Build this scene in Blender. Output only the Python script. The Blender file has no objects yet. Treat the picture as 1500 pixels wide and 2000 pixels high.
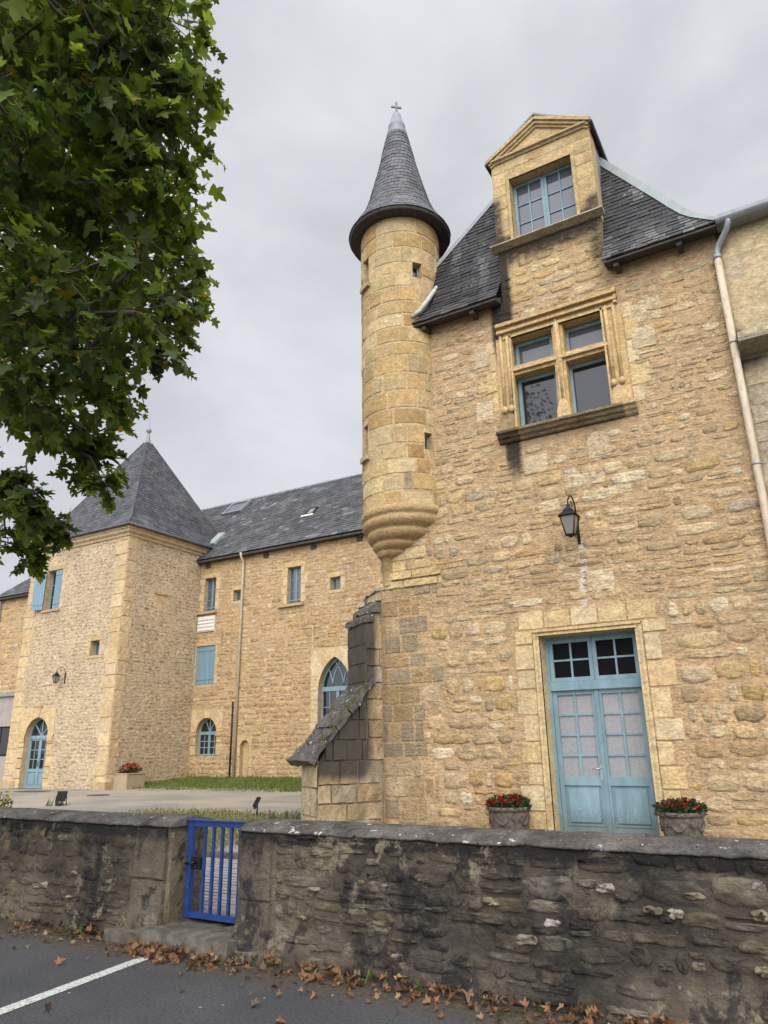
import bpy, math, random
import numpy as np
from math import sin, cos, pi, radians, sqrt, atan2
from mathutils import Vector, noise as MN

# ---------------------------------------------------------------- camera, sky, sun, exposure
S = bpy.context.scene
COL = S.collection
cam_d = bpy.data.cameras.new("camera"); cam = bpy.data.objects.new("camera", cam_d); COL.objects.link(cam)
S.camera = cam
cam_d.sensor_fit = 'VERTICAL'; cam_d.sensor_height = 24.0; cam_d.lens = 1409.6 / 2000 * 24.0
cam_d.clip_start = 0.1; cam_d.clip_end = 3000
YAW, PITCH, ROLL = 0.52997, 0.31595, 0.01591
_f = Vector((-sin(YAW) * cos(PITCH), cos(YAW) * cos(PITCH), sin(PITCH)))
_r = Vector((cos(YAW), sin(YAW), 0)); _d = _f.cross(_r)
_r2 = _r * cos(ROLL) + _d * sin(ROLL); _d2 = -_r * sin(ROLL) + _d * cos(ROLL)
from mathutils import Matrix
cam.matrix_world = Matrix(((_r2.x, -_d2.x, -_f.x, 0), (_r2.y, -_d2.y, -_f.y, 0), (_r2.z, -_d2.z, -_f.z, 1.6), (0, 0, 0, 1)))

SUN_TO = Vector((0.34, -0.72, 0.66)).normalized()
SUN_EL = math.asin(SUN_TO.z); SUN_AZ = atan2(SUN_TO.x, SUN_TO.y)
W = bpy.data.worlds.new("World"); S.world = W; W.use_nodes = True
wn = W.node_tree; wn.nodes.clear()
def _wn(t, **k):
    n = wn.nodes.new(t)
    for a, b in k.items(): setattr(n, a, b)
    return n
wo = _wn('ShaderNodeOutputWorld'); wb = _wn('ShaderNodeBackground')
sky = _wn('ShaderNodeTexSky', sky_type='NISHITA', sun_disc=False, sun_elevation=SUN_EL, sun_rotation=SUN_AZ)
tc = _wn('ShaderNodeTexCoord')
mp = _wn('ShaderNodeMapping'); mp.inputs['Scale'].default_value = (1.0, 1.0, 1.9)
cn = _wn('ShaderNodeTexNoise'); cn.inputs['Scale'].default_value = 2.6; cn.inputs['Detail'].default_value = 6; cn.inputs['Roughness'].default_value = 0.5; cn.inputs['Distortion'].default_value = 0.35
cr = _wn('ShaderNodeValToRGB')
cr.color_ramp.elements[0].position = 0.34; cr.color_ramp.elements[0].color = (0.815, 0.825, 0.885, 1)
cr.color_ramp.elements[1].position = 0.64; cr.color_ramp.elements[1].color = (1.13, 1.135, 1.20, 1)
mul = _wn('ShaderNodeVectorMath', operation='SCALE'); 
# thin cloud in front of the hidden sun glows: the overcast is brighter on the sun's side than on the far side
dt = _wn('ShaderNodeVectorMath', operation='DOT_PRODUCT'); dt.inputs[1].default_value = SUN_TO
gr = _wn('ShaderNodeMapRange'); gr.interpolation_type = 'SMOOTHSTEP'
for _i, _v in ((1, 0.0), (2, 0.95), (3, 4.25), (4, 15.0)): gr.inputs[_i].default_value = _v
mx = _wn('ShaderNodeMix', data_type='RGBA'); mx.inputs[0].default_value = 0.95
L = wn.links
L.new(tc.outputs['Generated'], mp.inputs['Vector']); L.new(mp.outputs[0], cn.inputs['Vector']); L.new(cn.outputs['Fac'], cr.inputs[0])
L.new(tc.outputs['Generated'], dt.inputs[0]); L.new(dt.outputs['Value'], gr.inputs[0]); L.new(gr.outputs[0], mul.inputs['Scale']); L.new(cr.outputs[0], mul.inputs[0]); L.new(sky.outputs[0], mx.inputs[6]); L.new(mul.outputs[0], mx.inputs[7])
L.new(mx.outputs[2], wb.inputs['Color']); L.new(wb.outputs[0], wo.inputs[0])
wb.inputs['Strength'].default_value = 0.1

sd = bpy.data.lights.new("sun", 'SUN'); sun = bpy.data.objects.new("sun", sd); COL.objects.link(sun)
sd.energy = 1.5; sd.angle = radians(50); sd.color = (1.0, 0.96, 0.9)
sun.rotation_euler = SUN_TO.to_track_quat('Z', 'Y').to_euler(); sun.location = (0, -20, 40)
S.view_settings.view_transform = 'Standard'; S.view_settings.look = 'None'
S.view_settings.exposure = 0.75; S.view_settings.gamma = 1.0
S.render.engine = 'CYCLES'
S.cycles.max_bounces = 6; S.cycles.use_denoising = True

# ---------------------------------------------------------------- materials
class NT:
    def __init__(self, name):
        self.m = bpy.data.materials.new(name); self.m.use_nodes = True
        self.t = self.m.node_tree; self.b = self.t.nodes['Principled BSDF']
        self.tc = self.n('ShaderNodeTexCoord')
    def n(self, t, **k):
        n = self.t.nodes.new(t)
        for a, b in k.items(): setattr(n, a, b)
        return n
    def l(self, a, b): self.t.links.new(a, b)
    def noise(self, scale, detail=4, rough=0.55, stretch=(1, 1, 1), dist=0.0):
        mp = self.n('ShaderNodeMapping'); mp.inputs['Scale'].default_value = stretch
        self.l(self.tc.outputs['Object'], mp.inputs['Vector'])
        n = self.n('ShaderNodeTexNoise'); n.inputs['Scale'].default_value = scale; n.inputs['Detail'].default_value = detail
        n.inputs['Roughness'].default_value = rough; n.inputs['Distortion'].default_value = dist
        self.l(mp.outputs[0], n.inputs['Vector']); return n.outputs['Fac']
    def voro(self, scale, stretch=(1, 1, 1), feature='F1'):
        mp = self.n('ShaderNodeMapping'); mp.inputs['Scale'].default_value = stretch
        self.l(self.tc.outputs['Object'], mp.inputs['Vector'])
        n = self.n('ShaderNodeTexVoronoi', feature=feature); n.inputs['Scale'].default_value = scale
        self.l(mp.outputs[0], n.inputs['Vector']); return n
    def ramp(self, fac, a, b, lo=0.0, hi=1.0):          # smooth map of fac from a..b to lo..hi
        r = self.n('ShaderNodeMapRange'); r.interpolation_type = 'SMOOTHSTEP'
        for i, v in ((1, a), (2, b), (3, lo), (4, hi)): r.inputs[i].default_value = v
        self.l(fac, r.inputs[0]); return r.outputs[0]
    def math(self, op, a, b=None):
        m = self.n('ShaderNodeMath', operation=op)
        for i, v in ((0, a), (1, b)):
            if v is None: continue
            if isinstance(v, (int, float)): m.inputs[i].default_value = v
            else: self.l(v, m.inputs[i])
        return m.outputs[0]
    def mix(self, fac, a, b, mode='MIX'):
        m = self.n('ShaderNodeMix', data_type='RGBA', blend_type=mode)
        for i, v in ((0, fac), (6, a), (7, b)):
            if isinstance(v, (int, float)): m.inputs[i].default_value = v
            elif isinstance(v, tuple): m.inputs[i].default_value = (*v[:3], 1)
            else: self.l(v, m.inputs[i])
        return m.outputs[2]
    def val(self, fac):                                  # scalar to grey colour
        c = self.n('ShaderNodeCombineColor')
        for i in range(3): self.l(fac, c.inputs[i])
        return c.outputs[0]
    def attr(self, name='Col'):
        a = self.n('ShaderNodeAttribute'); a.attribute_name = name; return a
    def col(self, c): 
        if isinstance(c, tuple): self.b.inputs['Base Color'].default_value = (*c, 1)
        else: self.l(c, self.b.inputs['Base Color'])
    def set(self, rough=None, metal=None, spec=None):
        if rough is not None: self.b.inputs['Roughness'].default_value = rough
        if metal is not None: self.b.inputs['Metallic'].default_value = metal
        if spec is not None: self.b.inputs['Specular IOR Level'].default_value = spec
        return self
    def bump(self, h, dist=0.02, strength=1.0):
        b = self.n('ShaderNodeBump'); b.inputs['Distance'].default_value = dist; b.inputs['Strength'].default_value = strength
        self.l(h, b.inputs['Height']); self.l(b.outputs[0], self.b.inputs['Normal'])

MAT = {}
def stone_mat(name, stain=(0.022, 0.02, 0.017), bump=0.02, fine=19, amp=0.5, strata=2.2, lichen=0.0, crack=0.7, patches=False):
    k = NT(name); a = k.attr()
    n1 = k.noise(5.5, 6, 0.62, (1, 1, strata)); n2 = k.noise(fine, 6, 0.72, (1, 1, 1.6)); n3 = k.noise(0.9, 4, 0.6)
    c = k.mix(1.0, a.outputs['Color'], k.val(k.ramp(n1, 0.25, 0.75, 1 - amp * 0.62, 1 + amp * 0.5)), 'MULTIPLY')
    c = k.mix(1.0, c, k.val(k.ramp(n2, 0.3, 0.7, 0.68, 1.27)), 'MULTIPLY')
    c = k.mix(k.ramp(n3, 0.35, 0.75, 0.0, 0.3), c, (0.40, 0.32, 0.215))
    # stains, ragged by the noise
    sfac = k.math('ADD', a.outputs['Alpha'], k.math('MULTIPLY', k.math('SUBTRACT', n1, 0.5), 0.75))
    sfac = k.math('ADD', sfac, k.math('MULTIPLY', k.math('SUBTRACT', n2, 0.5), 0.4))
    c = k.mix(k.ramp(sfac, 0.3, 0.8, 0.0, 0.95), c, stain)
    if lichen > 0:
        v = k.voro(16.0); pn = k.noise(2.3, 3)
        sp = k.math('MULTIPLY', k.ramp(v.outputs['Distance'], 0.13, 0.2, 1, 0), k.ramp(pn, 0.5, 0.6, 0, lichen))
        c = k.mix(sp, c, (0.5, 0.49, 0.44))
    if patches:                                                       # pale scraped and lichened spots, black crusts
        c = k.mix(k.math('MULTIPLY', k.ramp(k.noise(3.4, 8, 0.72, (1, 1, 1.2), 0.4), 0.55, 0.61), k.ramp(k.noise(1.1, 3), 0.4, 0.6, 0.15, 0.85)), c, (0.24, 0.20, 0.14))
        c = k.mix(k.ramp(k.noise(2.2, 8, 0.7, (1.4, 1, 1), 0.3), 0.53, 0.6, 0, 0.82), c, (0.017, 0.017, 0.018))
        c = k.mix(k.ramp(k.noise(17, 5, 0.6), 0.66, 0.71, 0, 0.55), c, (0.26, 0.25, 0.21))
    cl = k.noise(3.6, 7, 0.62, (1, 1, 3.4), 0.6)                     # thin dark cracks and chipped ledges
    ck = k.ramp(k.math('ABSOLUTE', k.math('SUBTRACT', cl, 0.5)), 0.004, 0.018, 1, 0)
    ck = k.math('MULTIPLY', ck, k.ramp(k.noise(1.9, 3), 0.46, 0.6, 0, crack))
    c = k.mix(ck, c, (0.09, 0.062, 0.04))
    k.col(c); k.set(rough=0.92, spec=0.25)
    h = k.math('ADD', k.math('MULTIPLY', n1, 0.8), k.math('MULTIPLY', n2, 0.7))
    k.bump(h, bump, 1.0)
    MAT[name] = k.m
stone_mat('sandstone', bump=0.05)
stone_mat('ashlar', bump=0.02, amp=0.36, strata=1.4, crack=0.35)
stone_mat('grime_stone', bump=0.045, amp=1.0, strata=1.0, stain=(0.018, 0.017, 0.016), lichen=0.0, patches=True, crack=0.8)
stone_mat('buttress_stone', bump=0.03, amp=0.7, strata=0.5, stain=(0.05, 0.046, 0.038), crack=0.5)
def coping_mat():
    k = NT('coping'); n1 = k.noise(4, 6, 0.65); n2 = k.noise(40, 5, 0.7)
    c = k.mix(k.ramp(n1, 0.3, 0.7), (0.042, 0.039, 0.036), (0.135, 0.12, 0.108))
    c = k.mix(1.0, c, k.val(k.ramp(n2, 0.25, 0.75, 0.6, 1.4)), 'MULTIPLY')
    c = k.mix(k.ramp(k.noise(13, 3, 0.55, (1, 1, 1), 0.2), 0.665, 0.69), c, (0.46, 0.45, 0.40))
    c = k.mix(k.ramp(k.noise(31, 3, 0.6), 0.68, 0.72, 0, .8), c, (0.34, 0.33, 0.27))
    c = k.mix(k.ramp(k.noise(17, 3, 0.6, (1.4, 1, 1)), 0.66, 0.7, 0, .85), c, (0.014, 0.014, 0.015))
    c = k.mix(k.ramp(k.noise(2.6, 6, 0.7), 0.58, 0.68, 0, .5), c, (0.085, 0.09, 0.05))
    k.col(c); k.set(rough=0.93, spec=0.2); k.bump(k.math('ADD', n1, k.math('MULTIPLY', n2, 0.5)), 0.03); MAT['coping'] = k.m
coping_mat()
def slate_mat():
    k = NT('slate'); a = k.attr(); n1 = k.noise(3.0, 5, 0.65); n2 = k.noise(30, 4, 0.7)
    c = k.mix(1.0, a.outputs['Color'], k.val(k.ramp(n1, 0.3, 0.7, 0.7, 1.25)), 'MULTIPLY')
    c = k.mix(1.0, c, k.val(k.ramp(n2, 0.25, 0.75, 0.7, 1.3)), 'MULTIPLY')
    c = k.mix(k.math('MULTIPLY', k.ramp(k.noise(9, 5, 0.7), 0.56, 0.68), k.ramp(n1, 0.45, 0.6, 0, 0.6)), c, (0.24, 0.24, 0.22))
    k.col(c); k.set(rough=0.55, spec=0.4); k.bump(n2, 0.01); MAT['slate'] = k.m
slate_mat()
def simple(name, c, rough=0.6, metal=0.0, var=0.25, scale=8, bump=0.0, spec=0.4, dirt=None, stretch=(1, 1, 1)):
    k = NT(name); n = k.noise(scale, 5, 0.6, stretch)
    cc = k.mix(1.0, c, k.val(k.ramp(n, 0.25, 0.75, 1 - var, 1 + var)), 'MULTIPLY')
    if dirt: cc = k.mix(k.ramp(k.noise(scale * 2.3, 5, 0.7, stretch), 0.5, 0.75, 0, 0.7), cc, dirt)
    k.col(cc); k.set(rough, metal, spec)
    if bump: k.bump(n, bump)
    MAT[name] = k.m; return k
simple('blue_paint', (0.165, 0.258, 0.295), 0.6, var=0.22, scale=5, dirt=(0.24, 0.32, 0.34), stretch=(1, 1, 0.25))
def weather_paint():
    k = NT('door_paint'); n = k.noise(5, 5, 0.6, (1, 1, 0.25)); n2 = k.noise(24, 5, 0.7)
    c = k.mix(1.0, (0.165, 0.258, 0.295), k.val(k.ramp(n, 0.25, 0.75, 0.78, 1.2)), 'MULTIPLY')
    c = k.mix(k.ramp(k.noise(11, 5, 0.7, (1, 1, 0.3)), 0.5, 0.75, 0, 0.6), c, (0.25, 0.32, 0.335))
    sx = k.n('ShaderNodeSeparateXYZ'); k.l(k.tc.outputs['Object'], sx.inputs[0])
    low = k.math('ADD', sx.outputs[2], k.math('MULTIPLY', k.math('SUBTRACT', n2, 0.5), 0.5))
    c = k.mix(k.ramp(low, 0.12, 0.42, 0.55, 0.0), c, (0.09, 0.095, 0.085))
    c = k.mix(k.ramp(n2, 0.68, 0.72, 0, 0.7), c, (0.33, 0.31, 0.26))
    k.col(c); k.set(0.6, 0, 0.35); k.bump(n2, 0.004); MAT['door_paint'] = k.m
weather_paint()
simple('shutter_paint', (0.16, 0.255, 0.31), 0.6, var=0.18, scale=6, stretch=(4, 4, 0.2))
simple('white_paint', (0.62, 0.6, 0.55), 0.55, var=0.08)
simple('gate_paint', (0.011, 0.038, 0.16), 0.45, var=0.3, scale=14, spec=0.4, dirt=(0.035, 0.04, 0.075))
simple('iron', (0.012, 0.012, 0.014), 0.5, metal=0.3, var=0.2)
simple('zinc', (0.26, 0.285, 0.30), 0.5, metal=0.35, var=0.16, scale=6)
simple('hip_zinc', (0.27, 0.305, 0.30), 0.6, metal=0.1, var=0.12, scale=5)
simple('dark_zinc', (0.085, 0.09, 0.095), 0.5, metal=0.2)
simple('pale_mortar', (0.40, 0.39, 0.35), 0.9, var=0.3, scale=9)
simple('lead', (0.21, 0.215, 0.235), 0.55, metal=0.2, var=0.12)
simple('cream_pipe', (0.47, 0.40, 0.29), 0.65, var=0.15, scale=9, dirt=(0.16, 0.12, 0.09), stretch=(1, 1, 0.3))
simple('dark_wood', (0.05, 0.042, 0.036), 0.8, var=0.3)
simple('curtain_pane', (0.25, 0.25, 0.255), 0.25, var=0.12, scale=30, spec=0.5)
simple('void', (0.005, 0.005, 0.006), 0.3, var=0.0, spec=0.08)
simple('grey_render', (0.30, 0.265, 0.235), 0.85, var=0.12, scale=3)
simple('pot_stone', (0.10, 0.085, 0.067), 0.9, var=0.55, scale=16, bump=0.02, dirt=(0.045, 0.042, 0.038))
simple('concrete_box', (0.33, 0.25, 0.16), 0.85, var=0.2, scale=14)
simple('bark', (0.085, 0.07, 0.055), 0.9, var=0.5, scale=9, bump=0.02)
simple('steel', (0.55, 0.56, 0.57), 0.3, metal=0.9, var=0.05)
simple('step_stone', (0.105, 0.093, 0.075), 0.9, var=0.5, scale=9, bump=0.02, dirt=(0.05, 0.045, 0.04))
simple('mat_rubber', (0.07, 0.06, 0.055), 0.9)
simple('paver', (0.30, 0.285, 0.265), 0.9, var=0.35, scale=7, bump=0.015, dirt=(0.12, 0.11, 0.09), stretch=(0.6, 5, 1))
def glass_mat(name, c, rough=0.03):
    k = NT(name); n = k.noise(0.9, 2); k.col(c); k.set(rough, 0, 0.9); k.bump(n, 0.01, 0.35); MAT[name] = k.m
glass_mat('dark_glass', (0.012, 0.013, 0.016)); glass_mat('grey_glass', (0.085, 0.09, 0.105))
glass_mat('lamp_glass', (0.20, 0.19, 0.16), 0.2)
def attr_mat(name, rough=0.7, trans=0.0, spec=0.3, fine=20, bump=0.0):
    k = NT(name); a = k.attr(); n = k.noise(fine, 4, 0.6)
    c = k.mix(1.0, a.outputs['Color'], k.val(k.ramp(n, 0.25, 0.75, 0.75, 1.2)), 'MULTIPLY'); k.col(c); k.set(rough, 0, spec)
    if bump: k.bump(n, bump)
    if trans:
        t = k.n('ShaderNodeBsdfTranslucent'); k.l(k.mix(1.0, c, (1.3, 1.3, 0.5), 'MULTIPLY'), t.inputs[0])
        ms = k.n('ShaderNodeMixShader'); ms.inputs[0].default_value = trans
        k.l(k.b.outputs[0], ms.inputs[1]); k.l(t.outputs[0], ms.inputs[2])
        k.l(ms.outputs[0], k.t.nodes['Material Output'].inputs[0])
    MAT[name] = k.m
attr_mat('leaf', 0.5, 0.62, 0.35, 12); attr_mat('grass_blade', 0.7, 0.3, 0.2); attr_mat('dry_leaf', 0.7, 0.2, 0.2, 30); attr_mat('petal', 0.6, 0.15, 0.3)
def asphalt_mat():
    k = NT('asphalt'); n1 = k.noise(0.7, 5, 0.6); n2 = k.noise(48, 5, 0.85); n3 = k.noise(7, 6, 0.7)
    c = k.mix(k.ramp(n1, 0.3, 0.7), (0.037, 0.039, 0.042), (0.058, 0.059, 0.061))
    c = k.mix(1.0, c, k.val(k.ramp(n2, 0.3, 0.7, 0.4, 1.75)), 'MULTIPLY')
    sx = k.n('ShaderNodeSeparateXYZ'); k.l(k.tc.outputs['Object'], sx.inputs[0])
    near = k.math('ADD', sx.outputs[1], k.math('MULTIPLY', k.math('SUBTRACT', n3, 0.5), 0.75))
    c = k.mix(k.ramp(near, 4.5, 4.95, 0, 0.85), c, k.mix(k.ramp(k.noise(22, 5, 0.7), 0.35, 0.65), (0.035, 0.028, 0.02), (0.105, 0.075, 0.048)))
    v = k.voro(5.0); c = k.mix(k.math('MULTIPLY', k.ramp(v.outputs['Distance'], 0.04, 0.07, 1, 0), k.ramp(k.noise(1.7, 2), 0.5, 0.6)), c, (0.3, 0.28, 0.24))
    k.col(c); k.set(0.85, 0, 0.35); k.bump(k.math('ADD', n2, n3), 0.006); MAT['asphalt'] = k.m
asphalt_mat()
def court_mat():
    k = NT('courtyard'); a = k.attr(); n1 = k.noise(0.45, 5, 0.6); n2 = k.noise(30, 4, 0.7); n3 = k.noise(3.5, 5, 0.7)
    c = k.mix(k.ramp(n1, 0.35, 0.65), (0.21, 0.195, 0.17), (0.31, 0.265, 0.205))
    c = k.mix(1.0, c, k.val(k.ramp(n2, 0.25, 0.75, 0.75, 1.25)), 'MULTIPLY')
    c = k.mix(k.ramp(k.noise(0.9, 6, 0.65, (0.35, 1.6, 1)), 0.5, 0.66, 0, .55), c, (0.165, 0.155, 0.14))
    g = k.math('ADD', a.outputs['Alpha'], k.math('MULTIPLY', k.math('SUBTRACT', n3, 0.5), 0.9))
    c = k.mix(k.ramp(g, 0.4, 0.7), c, k.mix(k.ramp(n3, 0.35, 0.65), (0.10, 0.115, 0.035), (0.22, 0.19, 0.085)))
    k.col(c); k.set(0.95, 0, 0.2); k.bump(n2, 0.015); MAT['courtyard'] = k.m
court_mat()
def line_mat():
    k = NT('road_paint'); n = k.noise(45, 5, 0.75); k.col(k.mix(k.ramp(n, 0.46, 0.66), (0.50, 0.51, 0.48), (0.10, 0.10, 0.10))); k.set(0.8, 0, 0.3); MAT['road_paint'] = k.m
line_mat()

# ---------------------------------------------------------------- mesh builder
ROOT = {}
def lerp(a, b, t): return a + (b - a) * t
def clamp(x, a=0.0, b=1.0): return max(a, min(b, x))
def sst(a, b, x): t = clamp((x - a) / (b - a)); return t * t * (3 - 2 * t)
def lerp3(a, b, t): return tuple(lerp(x, y, t) for x, y in zip(a, b))
class MB:
    def __init__(self): self.v = []; self.f = []; self.c = []; self.sm = []
    def add(self, verts, faces, col=(0.5, 0.5, 0.5), alpha=0.0, smooth=False):
        o = len(self.v)
        self.v.extend([tuple(p) for p in verts])
        if callable(col): self.c.extend([col(p) for p in verts])
        else: self.c.extend([(*col[:3], alpha)] * len(verts))
        for f in faces: self.f.append(tuple(i + o for i in f)); self.sm.append(smooth)
    def hexa(self, P, col=(0.5, 0.5, 0.5), alpha=0.0):   # 8 points: bottom ring then top ring
        self.add(P, [(3, 2, 1, 0), (4, 5, 6, 7), (0, 1, 5, 4), (1, 2, 6, 5), (2, 3, 7, 6), (3, 0, 4, 7)], col, alpha)
    def box(self, a, b, col=(0.5, 0.5, 0.5), alpha=0.0):
        (x0, y0, z0), (x1, y1, z1) = a, b
        self.hexa([(x0, y0, z0), (x1, y0, z0), (x1, y1, z0), (x0, y1, z0), (x0, y0, z1), (x1, y0, z1), (x1, y1, z1), (x0, y1, z1)], col, alpha)
    def fbox(self, f, u0, v0, n0, u1, v1, n1, col=(0.5, 0.5, 0.5), alpha=0.0):   # box in a wall frame (u, v, n)
        self.hexa([f(u0, v0, n0), f(u1, v0, n0), f(u1, v0, n1), f(u0, v0, n1), f(u0, v1, n0), f(u1, v1, n0), f(u1, v1, n1), f(u0, v1, n1)], col, alpha)
    def bar(self, f, p, q, w, n0, n1, col=(0.5, 0.5, 0.5), alpha=0.0):           # bar between two points of a wall frame
        dx, dy = q[0] - p[0], q[1] - p[1]; l = sqrt(dx * dx + dy * dy) or 1; ox, oy = -dy / l * w / 2, dx / l * w / 2
        pts = [(p[0] + ox, p[1] + oy), (p[0] - ox, p[1] - oy), (q[0] - ox, q[1] - oy), (q[0] + ox, q[1] + oy)]
        self.hexa([f(x, y, n0) for x, y in pts] + [f(x, y, n1) for x, y in pts], col, alpha)
    def prism(self, f, poly, n0, n1, col=(0.5, 0.5, 0.5), alpha=0.0):
        k = len(poly)
        V = [f(x, y, n0) for x, y in poly] + [f(x, y, n1) for x, y in poly]
        F = [tuple(range(k))[::-1], tuple(range(k, 2 * k))] + [(i, (i + 1) % k, k + (i + 1) % k, k + i) for i in range(k)]
        self.add(V, F, col, alpha)
    def extrude(self, prof, path_a, path_b, col=(0.5, 0.5, 0.5), alpha=0.0):     # closed 3-D profile moved from a to b offsets
        k = len(prof); a, b = Vector(path_a), Vector(path_b)
        V = [Vector(p) + a for p in prof] + [Vector(p) + b for p in prof]
        self.add(V, [tuple(range(k))[::-1], tuple(range(k, 2 * k))] + [(i, (i + 1) % k, k + (i + 1) % k, k + i) for i in range(k)], col, alpha)
    def tube(self, pts, radii, seg=8, col=(0.5, 0.5, 0.5), alpha=0.0, cap=True):
        P = [Vector(p) for p in pts]
        if isinstance(radii, (int, float)): radii = [radii] * len(P)
        V = []; F = []; up = None
        for i, p in enumerate(P):
            t = (P[min(i + 1, len(P) - 1)] - P[max(i - 1, 0)]).normalized()
            if up is None: up = Vector((0, 0, 1)) if abs(t.z) < 0.9 else Vector((1, 0, 0))
            s = t.cross(up); s = s.normalized() if s.length > 1e-6 else Vector((1, 0, 0)); up = s.cross(t).normalized()
            for k in range(seg):
                a = 2 * pi * k / seg; V.append(p + (s * cos(a) + up * sin(a)) * radii[i])
        for i in range(len(P) - 1):
            for k in range(seg):
                k2 = (k + 1) % seg; F.append((i * seg + k, i * seg + k2, (i + 1) * seg + k2, (i + 1) * seg + k))
        if cap: F += [tuple(range(seg))[::-1], tuple(range((len(P) - 1) * seg, len(P) * seg))]
        self.add(V, F, col, alpha, True)
    def lathe(self, prof, c, seg=24, col=(0.5, 0.5, 0.5), alpha=0.0, a0=0.0, a1=2 * pi, centre=None, smooth=True):  # prof: (r, z); centre(z) shifts rings
        full = abs(a1 - a0 - 2 * pi) < 1e-6; n = seg if full else seg + 1; V = []; F = []
        for i, (r, z) in enumerate(prof):
            cx, cy = centre(i) if centre else (c[0], c[1])
            for k in range(n):
                a = a0 + (a1 - a0) * k / seg; V.append((cx + r * sin(a), cy - r * cos(a), c[2] + z))
        for i in range(len(prof) - 1):
            for k in range(seg):
                k2 = (k + 1) % n if full else k + 1
                F.append((i * n + k, i * n + k2, (i + 1) * n + k2, (i + 1) * n + k))
        self.add(V, F, col, alpha, smooth)
    def build(self, name, mat, parent=None):
        me = bpy.data.meshes.new(name)
        off = ROOT.get(parent.name, Vector((0, 0, 0))) if parent else Vector((0, 0, 0))
        V = np.array(self.v, dtype=np.float64).reshape(-1, 3) - np.array(off)
        me.from_pydata(V.tolist(), [], self.f)
        ca = me.color_attributes.new('Col', 'FLOAT_COLOR', 'POINT')
        ca.data.foreach_set('color', np.array(self.c, dtype=np.float32).ravel())
        me.polygons.foreach_set('use_smooth', self.sm)
        me.materials.append(MAT[mat]); me.update()
        o = bpy.data.objects.new(name, me); COL.objects.link(o)
        if parent: o.parent = parent; ROOT[o.name] = off
        return o
def thing(name, loc, label, cat, group=None):
    o = bpy.data.objects.new(name, None); COL.objects.link(o); o.location = loc; o.empty_display_size = 0.2
    ROOT[o.name] = Vector(loc); o['label'] = label; o['category'] = cat
    if group: o['group'] = group
    return o
def tag(o, label, cat, group=None):
    o['label'] = label; o['category'] = cat
    if group: o['group'] = group
    return o
def kind(o, k, label=None, cat=None):
    o['kind'] = k
    if label: o['label'] = label
    if cat: o['category'] = cat
    return o
def copy_thing(o, loc, label):
    c = o.copy(); COL.objects.link(c); c.location = loc; c['label'] = label
    def rec(a, b):
        for ch in a.children:
            d = ch.copy(); COL.objects.link(d); d.parent = b; rec(ch, d)
    rec(o, c); return c

# wall frames: (u, v, n) to world
def frameY(y): return lambda u, v, n: (u, y - n, v)                 # wall facing the camera side, u = world X
def frameX(x): return lambda u, v, n: (x + n, u, v)                 # wall facing +X, u = world Y
def frame_cyl(cx, cy, r): return lambda u, v, n: (cx + (r + n) * sin(u / r), cy - (r + n) * cos(u / r), v)
def frame_dir(o, ux, uy):                                            # wall through o running along (ux, uy); outward is (uy, -ux)
    return lambda u, v, n: (o[0] + ux * u + uy * n, o[1] + uy * u - ux * n, v)

R = random.Random(7)
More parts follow.
